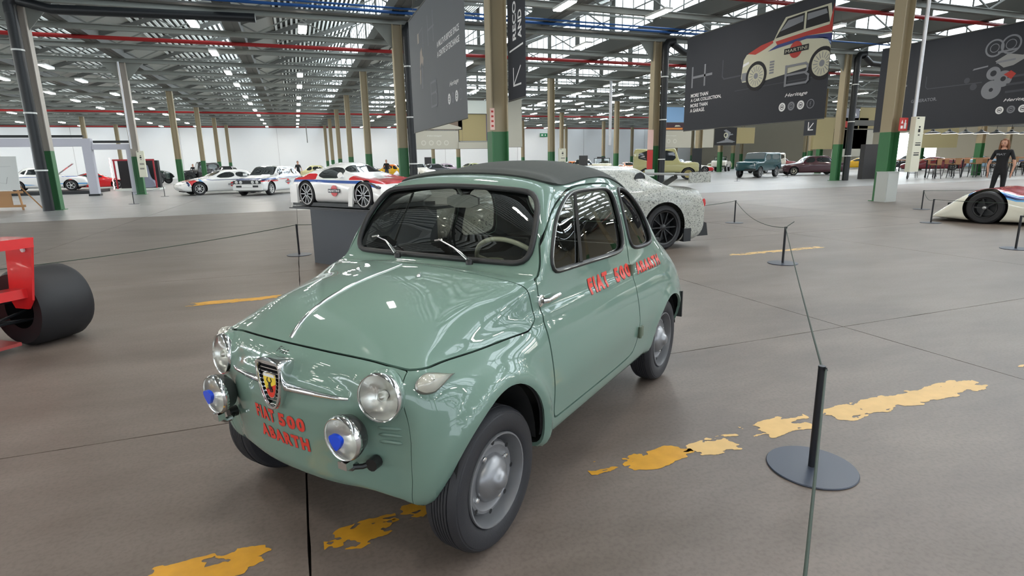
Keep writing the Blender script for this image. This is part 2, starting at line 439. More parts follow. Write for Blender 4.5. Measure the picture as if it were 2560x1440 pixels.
q.box(TOOTH - .17, TOOTH - .125, YN, YF, ZG + 1.1, ZG + 1.16); q.box(TOOTH - .20, TOOTH - .10, YN, YF, ZT - .10, ZT + .05); q.box(TOOTH - .20, TOOTH - .10, YN, YF, ZG - .05, ZG + .18)
og = q.build('glazing_bars', GREYD); mbar = og.data; bpy.data.objects.remove(og)
q = MB()
for i in range(int((YF - YN) / 4)):
    y = YN + i * 4.0
    sl = (ZT - ZG) / (TOOTH - .45)
    q.prism([(.3, ZG - .02), (TOOTH - .15, ZT - .16), (TOOTH - .15, ZT - .36), (.3, ZG - .25)], 'xz', y - .05, y + .05)
og = q.build('rafters', GREYD); mraf = og.data; bpy.data.objects.remove(og)
def lk(name, me, loc, parent=None):
    o = bpy.data.objects.new(name, me); COL.objects.link(o); o.location = loc; o.parent = parent; return o
wn = 41
for k in range(k0, k1 + 1):
    x = X0 - .1 + k * TOOTH + .1
    c = structure(lk('ceiling', mdeck, (x, 0, 0))); lk('gutter', mgut, (0, 0, 0), c); lk('rafter_row', mraf, (0, 0, 0), c); lk('deck_panel', mpan, (0, 0, 0), c); lk('deck_ribs_lit', mrib, (0, 0, 0), c)['kind'] = 'stuff'
    w = structure(lk('window_%d' % wn, mglz, (x, 0, 0))); wn += 1; lk('glazing_bar', mbar, (0, 0, 0), w)
# trusses along X every 4 m
q = MB(); XA = -62; XB = 70
q.box(XA, XB, -.09, .09, ZB - .02, ZB + .01); q.box(XA, XB, -.09, .09, ZB + .17, ZB + .2); q.box(XA, XB, -.012, .012, ZB, ZB + .18)
xx = XA; s_ = 0
while xx < XB - 1.3:
    q.bar((xx, 0, ZB + .2), (xx + 1.525, 0, ZG + .25 + .0) if s_ == 0 else (xx + 1.525, 0, ZB + .2), .05) if s_ == 0 else q.bar((xx, 0, ZG + .25), (xx + 1.525, 0, ZB + .2), .05)
    xx += 1.525; s_ ^= 1
q.box(XA, XB, -.04, .04, ZG + .2, ZG + .28)
ot = q.build('truss', GREY); mtr = ot.data; bpy.data.objects.remove(ot)
for i in range(31):
    y = -36 + i * 4.0
    structure(lk('roof_truss', mtr, (0, y + .12, 0)))
def pipe(name, pts, r, m, label, cat='pipe', n=10, group=None):
    q = MB(); q.tube(pts, r, n); o = q.build(name, m, None, 60); return tag(o, label, cat, group)
pipe('pipe', [(XA, 30.3, ZB + .10), (XB, 30.3, ZB + .10)], .085, REDP, 'red sprinkler main crossing the hall under the near roof, running behind the tall black drainpipes')
pipe('pipe', [(XA, 66.3, ZB + .05), (XB, 66.3, ZB + .05)], .09, REDP, 'red sprinkler main crossing the far half of the hall, the second one from the camera')
pipe('pipe', [(XA, 86.5, ZB - .1), (XB, 86.5, ZB - .1)], .07, REDP, 'thin red pipe running along the top of the white end wall')
pipe('pipe', [(XA, 22.9, ZB + .14), (24, 22.9, ZB + .14)], .055, BLUEP, 'blue compressed air pipe crossing the hall above the near row of columns')
pipe('pipe', [(-3.5, 22.3, ZB + .14), (XB, 22.3, ZB + .14)], .035, BLUEP, 'thin blue pipe running beside the thicker blue pipe under the roof')
q = MB(); q.box(XA, 24, 23.2, 23.5, ZB + .04, ZB + .10); tag(q.build('cable_tray', GREYD), 'grey perforated cable tray under the blue pipe at the near column row', 'cable tray')
pipe('pipe', [(10, 17.5, ZB + .10), (XB, 17.5, ZB + .10)], .08, REDP, 'red sprinkler pipe over the banner with the rally car')
# columns
def column(x, y, label, near=False, group=None):
    t = thing('column', label, 'column', (x, y, 0), 0, group)
    for (nm, m, a, b) in (('painted_foot', COLGREEN, 0, 2.0), ('shaft', BEIGE if not (near and x < 0) else mat('column_pale', srgb(176, 168, 158), rough=.5), 2.0, ZB)):
        q = MB(); q.box(-.19, -.165, -.17, .17, a, b); q.box(.165, .19, -.17, .17, a, b); q.box(-.165, .165, -.02, .02, a, b); q.build(nm, m, t)
    if near:
        q = MB(); q.box(-.26, .26, -.24, .24, 0, .02); q.build('base_plate', COLGREEN, t)
        q = MB(); q.prism([(.19, ZB), (.95, ZB), (.19, ZB - .9)], 'xz', -.02, .02); q.prism([(-.19, ZB), (-.95, ZB), (-.19, ZB - .9)], 'xz', -.02, .02); q.build('bracket', GREY, t)
    return t
NEARC = {(1, 12): 'beige steel column with green foot right behind the green car roof', (2, 12): 'beige steel column with red extinguisher sign and cream info panel, nearest on the right',
 (0, 24): 'column at far left beside the thick black drainpipe', (1, 24): 'beige column left of the hanging grey portrait banner with a black pipe on it', (2, 24): 'beige column with black pipe and red panel in front of the khaki off-roader',
 (3, 24): 'beige column with green foot between the maroon saloon and the yellow coupe', (0, 36): 'light column with cream info panel beside the red display box at left'}
cols = {}
for i in range(-4, 7):
    for j in range(-2, 8):
        x = X0 + .1 + BAY * i; y = 12 + 12 * (j - 1) + .2; yy = 12 * j
        if (i, yy) in ((0, 12), (0, 0), (1, 0), (-1, 0), (-1, 12)) : pass
        x = -7.95 + 12.2 * i; y = yy + .2
        if y > 86: continue
        nl = NEARC.get((i, yy))
        if nl: cols[(i, yy)] = column(x, y, nl, True)
        elif yy < 12 or (i, yy) == (0, 12):
            column(x, y, 'steel column standing behind the camera position', False, 'columns behind the camera') if yy < 0 else None
        elif yy <= 36: column(x, y, 'beige steel column with green foot in the middle distance among the cars', False, 'middle distance columns')
        else: column(x, y, 'thin looking beige column far down the hall before the white end wall', False, 'far columns')
# rain pipes on columns
def rainpipe(x, y, label, side=-1, horiz=None):
    t = thing('drainpipe', label, 'drainpipe', (x, y, 0))
    q = MB(); q.tube([(0, 0, 0), (0, 0, 6.3)], .165, 16); q.build('pipe', BLKP, t, 50)
    for z in (1.35, 3.2, 5.15):
        q = MB(); q.lathe([(.17, z - .02), (.18, z - .02), (.18, z + .03), (.17, z + .03)], (0, 0, 0), 'z', 16); q.build('pipe_clamp', WHITE, t)
    q = MB(); q.tube([(0, 0, 6.25), (0, 0, 6.5), (.12 * -side, 0, 6.68), (.45 * -side, -.1, 6.72)], .175, 14); q.build('elbow', BLKP, t, 60)
    if horiz:
        q = MB(); q.tube([(.3 * -side, -.1, 6.62)] + horiz, .15, 12); q.build('cross_pipe', BLKP, t, 60)
    return t
rainpipe(-8.03, 23.78, 'thick black drainpipe at far left with white clamps, running into a long horizontal pipe', -1, [(1.2, -.4, 6.36), (7.2, -.8, 6.40)])
rainpipe(4.60, 23.95, 'black drainpipe on the right of the column just left of the grey hanging banner', -1, None)
rainpipe(16.75, 23.9, 'black drainpipe in front of the khaki off-roader with red notices beside it', -1, [(1.0, 0, 6.3), (2.6, 0, 6.2)])
rainpipe(29.1, 23.9, 'black drainpipe on the column between maroon saloon and yellow coupe', -1, [(1.0, 0, 6.3), (2.6, 0, 6.2)])
t = pipe('conduit', [(16.68, 11.7, 2.2), (16.66, 11.7, ZB)], .05, mat('galvanised', (.55, .55, .57), rough=.35, metal=.6), 'grey vertical conduit on the column with the red extinguisher sign', 'conduit')
t = pipe('conduit', [(16.84, 11.8, 2.0), (16.86, 11.8, ZB)], .025, mat('brown_red_pipe', srgb(120, 60, 52), rough=.5), 'thin brown red pipe on the right of the column with extinguisher sign', 'conduit')
pipe('conduit', [(-8.05, 35.95, 2.4), (-8.05, 35.95, ZB)], .045, mat('galvanised'), 'grey conduit on the light column at left above the cream info panel', 'conduit')
pipe('conduit', [(21.0, 36.2, 2.4), (21.0, 36.2, ZB)], .10, mat('galvanised'), 'pale silver riser pipe above the cream jeep in mid hall', 'conduit')
# luminaires
LAMP = mat('lamp_diffuser', (1, .96, .88), rough=.4, emit=38)
t0 = thing('ceiling_light', 'elongated white strip lamp hung under the roof trusses', 'lamp', (0, 0, 0), 0, 'strip lamps under the roof')
q = MB(); q.box(-.16, .16, -.65, .65, .02, .10); q.build('housing', WHITE, t0)
q = MB(); q.box(-.14, .14, -.62, .62, -.01, .02); q.build('diffuser', LAMP, t0)
q = MB(); q.bar((0, -.5, .1), (0, -.5, .42), .012); q.build('hanger', GREYD, t0); q = MB(); q.bar((0, .5, .1), (0, .5, .42), .012); q.build('hanger', GREYD, t0)
pos = []
for i in range(-4, 6):
    for off in (8.75, 4.95):
        for y in (-24, -18, -11.5, -5, 1.2, 6.8, 13, 19, 25, 31, 37, 42.2, 49, 54, 60, 66, 72, 78, 84):
            if (y in (31, 13) or (y == 25 and i < 0)) and off > 5: continue
            if 10 < y < 20 and -12 < X0 + i * BAY + off < 6: continue
            if y > 50 and i >= 4: continue
            if y < -10 and (i > 2 or off > 5): continue
            if y < 12 and i < -3: continue  # extra out-of-view lamps at left stay in, added as fill for the green car's nose
            pos.append((X0 + i * BAY + off, y))
for n, (x, y) in enumerate(pos):
    o = t0 if n == 0 else dup(t0)
    o.location = (x, y, 6.52)
# ---------------------------------------------------------------- the sage green city car
GREEN = mat('sage_paint', (0.145, 0.226, 0.186), rough=0.55, coat=1.0, spec=.25)
CHROME = mat('chrome', (0.82, 0.82, 0.82), rough=0.08, metal=1)
DARK = mat('dark_liner', (0.012, 0.012, 0.013), rough=0.8)
CABIN = mat('cabin_lining', (0.03, 0.032, 0.032), rough=0.7)
RUBBER = mat('black_rubber', (0.018, 0.018, 0.019), rough=0.45)
TYRE = mat('tyre', (0.022, 0.022, 0.026), rough=0.55, bump=0.1, bscale=200)
STEEL = mat('grey_wheel_paint', (0.20, 0.20, 0.21), rough=0.42, metal=0.35)
REDLET = mat('red_lettering', (0.62, 0.045, 0.03), rough=0.4)
GLASS = glassmat('clear_glass', (0.80, 0.84, 0.80), 1.3)
LENS = mat('lamp_glass', (0.95, 0.95, 0.93), rough=0.05, trans=1.0, ior=1.3)
REFLECTOR = mat('lamp_reflector', (0.93, 0.93, 0.89), rough=0.32, metal=1, bump=0.10, bscale=40)
BLACK = mat('black_plastic', (0.012, 0.012, 0.012), rough=0.35)

def fiat_rows():
    rows = []
    def facex(y, z): return .383 - .40 * y * y - .45 * (z - .5) ** 2
    F_ = [(.315, 0, .272), (.295, .22, .270), (.262, .38, .268), (.258, .475, .271), (.278, .513, .36), (.285, .525, .47), (.280, .525, .58), (.266, .510, .66), (.250, .486, .705), (.245, .44, .722), (.265, .37, .733), (.288, .29, .742), (.306, .21, .749), (.318, .14, .752), (.325, .07, .754), (.327, 0, .755)]
    for k, dx in ((.34, 0), (.64, 0), (.86, -.006)):
        r = []
        for (x, y, z) in F_:
            yy = y * k; zz = .5 + (z - .5) * k; r.append((facex(yy, zz) + dx, yy, zz))
        rows.append(r)
    rows.append(F_)
    def st(xs, yz):
        return [((xs if not isinstance(xs, (list, tuple)) else xs[j]), yz[j][0], yz[j][1]) for j in range(16)]
    lo = [(0, .262), (.28, .262), (.48, .262)]
    rows.append(st([.15, .15, .14, .13, .14, .15, .15, .15, .15, .16, .17, .185, .20, .215, .225, .23],
        [(0, .265), (.26, .265), (.46, .265), (.555, .275), (.60, .36), (.617, .47), (.605, .59), (.56, .675), (.512, .712), (.475, .745), (.42, .772), (.35, .795), (.28, .812), (.21, .823), (.10, .832), (0, .835)]))
    rows.append(st(0, lo + [(.60, .268), (.632, .36), (.645, .47), (.632, .59), (.585, .675), (.533, .722), (.498, .765), (.45, .805), (.375, .84), (.29, .868), (.19, .887), (.09, .898), (0, .900)]))
    rows.append(st(-.18, lo + [(.602, .264), (.634, .36), (.644, .47), (.63, .59), (.595, .685), (.545, .735), (.518, .79), (.482, .84), (.39, .877), (.29, .897), (.19, .91), (.09, .919), (0, .921)]))
    rows.append(st(-.33, lo + [(.604, .26), (.634, .36), (.641, .47), (.628, .60), (.604, .69), (.578, .75), (.562, .82), (.545, .868), (.46, .895), (.34, .908), (.23, .916), (.12, .92), (0, .921)]))
    rows.append(st([-.40] * 9 + [-.40, -.405, -.415, -.415, -.41, -.405, -.405], lo + [(.605, .26), (.634, .37), (.641, .48), (.628, .60), (.606, .70), (.582, .757), (.566, .825), (.553, .885), (.505, .905), (.40, .905), (.26, .907), (.13, .908), (0, .908)]))
    rows.append(st([-.47] * 9 + [-.465, -.46, -.49, -.50, -.495, -.49, -.49], lo + [(.605, .26), (.634, .37), (.642, .48), (.629, .60), (.607, .70), (.583, .757), (.568, .825), (.557, .893), (.52, 1.02), (.425, 1.05), (.28, 1.062), (.14, 1.066), (0, 1.067)]))
    rows.append(st([-.60] * 9 + [-.60, -.60, -.62, -.63, -.62, -.605, -.60], lo + [(.605, .26), (.634, .37), (.643, .48), (.631, .60), (.608, .70), (.585, .76), (.569, .83), (.559, .90), (.508, 1.09), (.452, 1.195), (.345, 1.232), (.17, 1.247), (0, 1.25)]))
    gh = lambda x, r: rows.append(st(x, lo + [(.605, .26), (.634, .37), (.645, .48), (.634, .60), (.611, .70), (.588, .76), (.571, .83), (.560, .90)] + r))
    gh(-.78, [(.513, 1.085), (.462, 1.205), (.355, 1.255), (.18, 1.28), (0, 1.286)])
    gh(-1.08, [(.516, 1.085), (.465, 1.212), (.36, 1.275), (.185, 1.312), (0, 1.32)])
    gh(-1.38, [(.513, 1.08), (.458, 1.205), (.355, 1.27), (.18, 1.305), (0, 1.313)])
    rows.append(st(-1.66, lo + [(.60, .262), (.634, .37), (.65, .48), (.641, .60), (.618, .70), (.594, .765), (.573, .83), (.556, .89), (.503, 1.05), (.438, 1.145), (.335, 1.195), (.17, 1.224), (0, 1.232)]))
    rows.append(st(-1.88, lo + [(.59, .266), (.634, .37), (.652, .48), (.64, .60), (.612, .69), (.585, .75), (.558, .81), (.532, .86), (.472, .975), (.402, 1.035), (.305, 1.065), (.15, 1.082), (0, 1.088)]))
    rows.append(st(-2.05, lo + [(.575, .275), (.62, .37), (.64, .48), (.625, .59), (.595, .67), (.563, .725), (.53, .775), (.492, .825), (.425, .885), (.345, .915), (.25, .932), (.13, .94), (0, .942)]))
    rows.append(st(-2.21, [(0, .28), (.28, .28), (.44, .28), (.54, .295), (.582, .38), (.60, .47), (.585, .57), (.555, .645), (.52, .695), (.48, .74), (.43, .78), (.36, .81), (.28, .828), (.2, .84), (.1, .846), (0, .848)]))
    B_ = [(-2.33, 0, .32), (-2.32, .24, .32), (-2.30, .40, .32), (-2.27, .47, .33), (-2.29, .505, .40), (-2.305, .52, .47), (-2.305, .51, .55), (-2.30, .48, .61), (-2.30, .44, .655), (-2.31, .39, .69), (-2.315, .33, .715), (-2.32, .26, .73), (-2.325, .2, .738), (-2.33, .13, .742), (-2.33, .06, .745), (-2.33, 0, .745)]
    rows.append(B_)
    for k in (.82, .5): rows.append([(-2.42 + .075 * k * k + (.5 - z) * .0, y * k, .52 + (z - .52) * k) for (x, y, z) in B_])
    return rows
def build_fiat():
    root = thing('city_car', 'small vintage sage green car with black fabric roof and red lettering on nose and door', 'car', (0.18686, 2.16995, 0), R(-142.7239))
    V, F = loft(fiat_rows(), ((.385, 0, .5), (-2.43, 0, .52)), 7, 5)
    # raised details pressed into the sheet metal
    N = vnormals(V, F); x, y, z = V.T; ay = np.abs(y)
    d1 = np.hypot((x + .033) * 1.1, (z - .285) * .96); d2 = np.hypot((x + 1.84) / .95, (z - .26) / .95)
    side = np.clip((ay - .42) / .12, 0, 1)
    fl = .024 * np.exp(-((d1 - .315) / .034) ** 2) * side + .012 * np.exp(-((d2 - .30) / .032) ** 2) * side
    dh = np.hypot(ay - .41, z - .64); fr = (x > .15)
    fwd = .026 * np.exp(-(dh / .088) ** 4) * fr
    mous = sdpoly(chaikin([(-.325, .40), (-.315, .60), (-.25, .662), (0, .675), (.25, .662), (.315, .60), (.325, .40)], 2), y, z)
    mous = .013 / (1 + np.exp(np.clip(mous / .006, -30, 30))) * np.clip((z - .42) / .14, 0, 1) * (x > .2)
    crease = .006 * np.exp(-((z - .752) / .014) ** 2) * (x < -.30) * (x > -1.9) * side
    V = V + N * (fl + mous + crease)[:, None]; V[:, 0] += fwd
    shell = (V, F, [0] * len(F))
    bvh = BVHTree.FromPolygons([tuple(v) for v in V], F)
    # regions (signed distance, negative inside), all in the car's own frame
    ze = lambda V: .752 - .17 * np.minimum(np.abs(V[:, 1]), .46) ** 2
    def s_hood(V):
        a = ze(V) - V[:, 2]; xr = -.262 - .20 * np.abs(V[:, 1]) ** 2; b = xr - V[:, 0]; r = .07
        a2 = np.maximum(a + r, 0); b2 = np.maximum(b + r, 0)
        return np.where((a + r > 0) & (b + r > 0), np.hypot(a2, b2) - r, np.maximum(a, b))
    s_arch = lambda V: np.where(np.abs(V[:, 1]) > .30, np.minimum((np.hypot((V[:, 0] + .033) / .255, (V[:, 2] - .285) / .31) - 1) * .28, np.hypot(V[:, 0] + 1.84, V[:, 2] - .265) - .278), 1)
    def side(pts, sg, n=3):
        P = chaikin(pts, n)
        return lambda V: np.maximum(sdpoly(P, V[:, 0], V[:, 2]), np.interp(V[:, 2], [.77, .84, .90, .95, 1.02, 1.09, 1.20, 1.3], [.30, .548, .543, .531, .508, .488, .436, .39]) - V[:, 1] * sg)
    door_p = [(-.37, .36), (-.37, .91), (-.44, .975), (-.525, 1.06), (-.61, 1.125), (-.71, 1.178), (-.84, 1.212), (-1.0, 1.225), (-1.29, 1.223), (-1.322, 1.19), (-1.322, 1.0), (-1.322, .55), (-1.315, .44), (-1.28, .36), (-1.20, .332), (-.43, .332), (-.385, .335)]
    door_w = [(-.50, .895), (-.505, .96), (-.60, 1.07), (-.70, 1.145), (-.80, 1.188), (-.90, 1.2), (-1.19, 1.198), (-1.275, 1.195), (-1.29, 1.10), (-1.29, 1.0), (-1.275, .885), (-1.17, .88), (-.88, .888), (-.57, .895)]
    quart_w = [(-1.36, .872), (-1.352, .95), (-1.362, 1.09), (-1.37, 1.19), (-1.48, 1.188), (-1.60, 1.15), (-1.68, 1.07), (-1.73, .95), (-1.75, .872), (-1.60, .865)]
    ws_p = [(-.488, .925), (-.498, 1.02), (-.475, 1.13), (-.43, 1.215), (-.33, 1.226), (-.17, 1.238), (0, 1.242), (.17, 1.238), (.33, 1.226), (.43, 1.215), (.475, 1.13), (.498, 1.02), (.488, .925), (.40, .921), (0, .924), (-.40, .921)]
    rw_p = [(-.37, .955), (-.36, 1.06), (-.31, 1.165), (-.17, 1.178), (0, 1.182), (.17, 1.178), (.31, 1.165), (.36, 1.06), (.37, .955), (.2, .945), (-.2, .945)]
    WS = chaikin(ws_p, 3); RW = chaikin(rw_p, 3)
    s_ws = lambda V: np.where((V[:, 0] > -.80) & (V[:, 0] < -.2), np.maximum(sdpoly(WS, V[:, 1], V[:, 2]) + .010, V[:, 0] + .372), 1)
    s_rw = lambda V: np.where(V[:, 0] < -1.55, sdpoly(RW, V[:, 1], V[:, 2]), 1)
    body = shell
    body = keep(body, s_arch, False)
    seal = {}
    def take(s, g):
        nonlocal body
        i, o = split(body, s, g); body = o; return i
    hood = take(s_hood, .0025)
    doors = {sg: take(side(door_p, sg), .0042) for sg in (1, -1)}
    wins = {}
    for sg in (1, -1):
        d = doors[sg]; w, d = split(d, side(door_w, sg)); doors[sg] = d; wins[sg] = w
    quarts = {sg: take(side(quart_w, sg), 0) for sg in (1, -1)}
    wsg = take(s_ws, 0); rwg = take(s_rw, 0)
    nose = take(lambda V: np.maximum(np.maximum(.16 - V[:, 0], V[:, 2] - ze(V)), np.abs(V[:, 1]) - np.interp(V[:, 2], [.2, .27, .36, .5, .64, .76], [.46, .468, .487, .494, .480, .455])), .0013)
    nose = keep(nose, lambda V: np.hypot(np.abs(V[:, 1]) - .413, V[:, 2] - .642) - .074, False)
    def panel(name, M, t=.012, parent=root, m=(GREEN, CABIN), label=None):
        V2, F2, MI = thicken(M, t, 1); return ob(name, V2, F2, list(m), parent, 35, MI, label)
    body_o = panel('body', body, .014)
    # edge thickness shows paint
    hood_o = panel('hood', hood); nose_o = panel('front_panel', nose)
    door_o = {sg: panel('door', doors[sg]) for sg in (1, -1)}
    def pane(M, parent, name='window_glass', inset=.010, m=GLASS):
        V, F, MI = M; N = vnormals(V, F); return ob(name, V - N * inset, F, m, parent, 60)
    def trim(M, parent, r, m, name, off=.0, n=8, step=1):
        V, F, MI = M; N = vnormals(V, F); mb = MB()
        for L in loops(M):
            P = [Vector(V[i] + N[i] * off) for i in L]
            Q = [P[0]]
            for p in P[1:]:
                if (p - Q[-1]).length > .012 * step: Q.append(p)
            if (Q[-1] - Q[0]).length < .008: Q.pop()
            for _ in range(2): Q = [(Q[i - 1] + Q[i] * 2 + Q[(i + 1) % len(Q)]) / 4 for i in range(len(Q))]
            mb.tube(Q, r, n, closed=True)
        return mb.build(name, m, parent, 60)
    pane(wsg, body_o, 'windshield'); trim(wsg, body_o, .0125, RUBBER, 'window_seal', .004)
    pane(rwg, body_o, 'rear_window'); trim(rwg, body_o, .010, RUBBER, 'window_seal', .003)
    for sg in (1, -1):
        pane(wins[sg], door_o[sg], m=glassmat('side_glass', (.42, .43, .40), 1.7)); trim(wins[sg], door_o[sg], .010, RUBBER, 'window_seal', .001)
        trim(wins[sg], door_o[sg], .0028, mat('satin_metal', (.35, .35, .33), rough=.3, metal=.9), 'window_trim', .009, 6)
        pane(quarts[sg], body_o, 'quarter_window', m=glassmat('side_glass')); trim(quarts[sg], body_o, .010, RUBBER, 'window_seal', .001)
        mb = MB(); mb.bar((-.865, sg * .480, 1.19), (-.765, sg * .562, .90), .014, .010); mb.build('vent_pillar', BLACK, door_o[sg])
    # wheel wells and floor pan
    for (cx, cz, r, fx_, fz_) in ((-.033, .285, .285, .89, 1.07), (-1.84, .265, .288, 1, 1)):
        for sg in (1, -1):
            mb = MB(); mb.lathe([(.001, sg * .30), (r, sg * .30), (r, sg * .60)], (0, 0, 0), 'y', 28)
            VV = [(cx + v[0] * fx_, v[1], cz + v[2] * fz_) for v in mb.V]
            VV, FF, _ = keep((np.array(VV), mb.F, [0] * len(mb.F)), lambda V: .285 - V[:, 2], True)
            ob('wheel_well', VV, FF, DARK, root)
    inn = (shell[0] - vnormals(*shell[:2]) * .019, shell[1], shell[2])
    inn = keep(inn, s_arch, False); inn = keep(inn, lambda V: np.maximum(V[:, 2] - .85, .30 - V[:, 2]), True); inn = keep(inn, lambda V: np.where(V[:, 0] > 0, np.hypot(np.abs(V[:, 1]) - .413, V[:, 2] - .642) - .085, 1), False)
    hod = (shell[0] - vnormals(*shell[:2]) * .019, shell[1], shell[2]); hod = keep(hod, lambda V: np.maximum(.849 - V[:, 2], -.30 - V[:, 0]), True)
    for sg in (1, -1):
        dl = (shell[0] - vnormals(*shell[:2]) * .021, shell[1], shell[2]); fd, fw_, fq = side(door_p, sg), side(door_w, sg), side(quart_w, sg)
        dl = keep(dl, lambda V: np.maximum(fd(V) - .022, .84 - V[:, 2]), True); dl = keep(dl, lambda V: np.minimum(fw_(V), fq(V)) - .004, False)
        dl = keep(dl, lambda V: s_ws(V) - .004, False)
        if dl[1]: ob('inner_liner', dl[0], dl[1], DARK, root, 60)
    ob('inner_liner', inn[0], inn[1], DARK, root, 60); ob('inner_liner', hod[0], hod[1], DARK, root, 60)
    # wheels
    def wheel(cx, cy, sg, cz, camber=0.0, steer=0.0):
        w = MB(); s = 1
        # tyre profile (radius, axial from centre outward)
        prof = [(.165, -.056), (.185, -.066), (.215, -.070), (.238, -.064), (.249, -.050), (.252, -.030)]
        for k in range(6):
            a = -.035 + k * .0117
            prof += [(.2535, a), (.2535, a + .0082), (.2490, a + .0086), (.2490, a + .0113)]
        prof += [(.252, .036), (.249, .050), (.240, .062), (.236, .0625), (.233, .066), (.215, .070), (.190, .067), (.172, .060), (.165, .052)]
        w.lathe(prof, (0, 0, 0), 'y', 56); t = w.build('tyre', TYRE, None, 28)
        r = MB(); r.lathe([(.160, -.05), (.152, 0), (.165, .052), (.168, .060), (.166, .066), (.161, .066), (.156, .052), (.153, .030), (.148, .010), (.140, .0), (.137, -.006)], (0, 0, 0), 'y', 48)
        rim = r.build('rim', STEEL, t, 40)
        d = MB(); d.lathe([(.137, -.006), (.133, .022), (.126, .034), (.116, .036), (.106, .030), (.084, .028), (.03, .030)], (0, 0, 0), 'y', 48)
        disc = d.build('wheel_disc', STEEL, t, 40)
        h = MB(); h.lathe([(.086, .028), (.086, .034), (.081, .045), (.068, .058), (.050, .068), (.036, .074), (.030, .082), (.022, .089), (.010, .092), (0.0005, .093)], (0, 0, 0), 'y', 36)
        h.build('hub_cap', mat('hub_cap_silver', (.25, .25, .26), rough=.33, metal=.6), t, 50)
        for k in range(4):
            a = PI / 4 + k * PI / 2 + .35
            q = MB(); q.lathe([(.0115, .026), (.0115, .036), (.008, .041), (.0005, .043)], (.099 * math.cos(a), 0, .099 * math.sin(a)), 'y', 10); q.build('wheel_bolt', CHROME, t, 40)
        for k in range(8):
            a = k * PI / 4 + .1
            q = MB(); ca, sa = math.cos(a), math.sin(a)
            q.lathe([(.0005, .0365), (.009, .0362)], (.127 * ca, 0, .127 * sa), 'y', 10); q.build('wheel_slot', DARK, t)
        t.parent = root
        t.location = (cx, cy, cz); t.rotation_euler = (R(camber) * sg, 0, (0 if sg > 0 else PI) + R(steer))
        return t
    wheel(-.008, .545, 1, .252, 0, 0); wheel(-.008, -.545, -1, .252)
    wheel(-1.84, .545, 1, .252); wheel(-1.84, -.545, -1, .252)
    # hood strip with taper
    def top_z(xx, yy=0.0):
        h = bvh.ray_cast(Vector((xx, yy, 2)), Vector((0, 0, -1))); return h[0], h[1]
    P = []; rr = []
    for k in range(30):
        t = k / 29; xx = .318 - t * (.318 + .235)
        h, n = top_z(xx); P.append(h + n * .001); rr.append(.0075 * (1 - .75 * t) + .001)
    mb = MB(); mb.tube(P, rr, 8); mb.build('hood_strip', CHROME, hood_o, 60)
    for yy in (.165, -.165):
        h, n = top_z(-.15, yy); mb = MB(); mb.lathe([(.008, 0), (.008, .006), (.005, .009), (.0005, .011)], h, 'z', 10); mb.tube([h + Vector((0, 0, .008)), h + Vector((-.010, 0, .013))], .003, 6); mb.build('washer_nozzle', CHROME, hood_o, 50)
    # fabric roof
    def s_fab(V):
        ax = np.abs(V[:, 0] + 1.21) - .51 + .05; ay_ = np.abs(V[:, 1]) - .425 - .02 * (V[:, 0] + 1.2) + .05
        return np.hypot(np.maximum(ax, 0), np.maximum(ay_, 0)) + np.minimum(np.maximum(ax, ay_), 0) - .05
    rs = keep(shell, lambda V: np.where(V[:, 2] > 1.15, s_fab(V), 1), True)
    V2, F2, MI = rs; N = vnormals(V2, F2); dd = -s_fab(V2)
    V2 = V2 + N * (.007 + .010 * (1 - np.exp(-np.maximum(dd, 0) / .02)) + .007 * np.exp(-((V2[:, 0] + .75) / .035) ** 2) - .003 * np.exp(-((V2[:, 0] + .86) / .03) ** 2) - .003 * np.exp(-((V2[:, 0] + 1.2) / .03) ** 2))[:, None]
    V3, F3, M3 = thicken((V2, F2, MI), .018)
    ob('fabric_roof', V3, F3, mat('roof_fabric', (.045, .050, .046), rough=.75, bump=.3, bscale=350), root, 50)
    # lamps
    def face_pt(yy, zz):
        h = bvh.ray_cast(Vector((2, yy, zz)), Vector((-1, 0, 0))); return h[0], h[1]
    def lamp(c, r, name, tilt, blue=False, ribs=14):
        n = MB(); n.lathe([(r * .86, -.02), (r * .99, -.018), (r * 1.04, -.008), (r * 1.03, .004), (r * .98, .010), (r * .945, .009), (r * .93, .003)], (0, 0, 0), 'x', 40)
        b = n.build(name, CHROME, None, 50)
        if not blue:
            k_ = MB(); k_.lathe([(r * 1.0, -.014), (r * 1.04, -.018), (r * 1.06, -.035), (r * 1.06, -.080)], (0, 0, 0), 'x', 40); k_.build('lamp_bucket', GREEN, b, 60)
        q = MB(); q.lathe([(r * .93, -.002), (r * .7, -.022), (r * .4, -.038), (.001, -.044)], (0, 0, 0), 'x', 32); q.build('reflector', REFLECTOR, b, 60)
        if not blue:
            g = MB(); g.lathe([(.014, -.040), (.016, -.022), (.012, -.012), (.0005, -.008)], (0, 0, 0), 'x', 14); g.build('bulb', mat('bulb_cap', (.7, .7, .65), rough=.2, metal=.6), b, 60)
        # ribbed glass
        V = []; F = []; nr, na = 10, 48
        for i in range(nr + 1):
            for k in range(na):
                a = 2 * PI * k / na; rr_ = r * .95 * i / nr; yy = rr_ * math.cos(a); zz = rr_ * math.sin(a)
                V.append((.004 + .016 * (1 - (i / nr) ** 2) + (.0016 * math.sin(yy * (900 if blue else 520)) if i < nr else 0), yy, zz))
        for i in range(nr):
            for k in range(na): F.append((i * na + k, (i + 1) * na + k, (i + 1) * na + (k + 1) % na, i * na + (k + 1) % na))
        ob('lens', V, F, LENS, b, 80)
        b.parent = root; b.location = c; b.rotation_euler = tilt
        return b
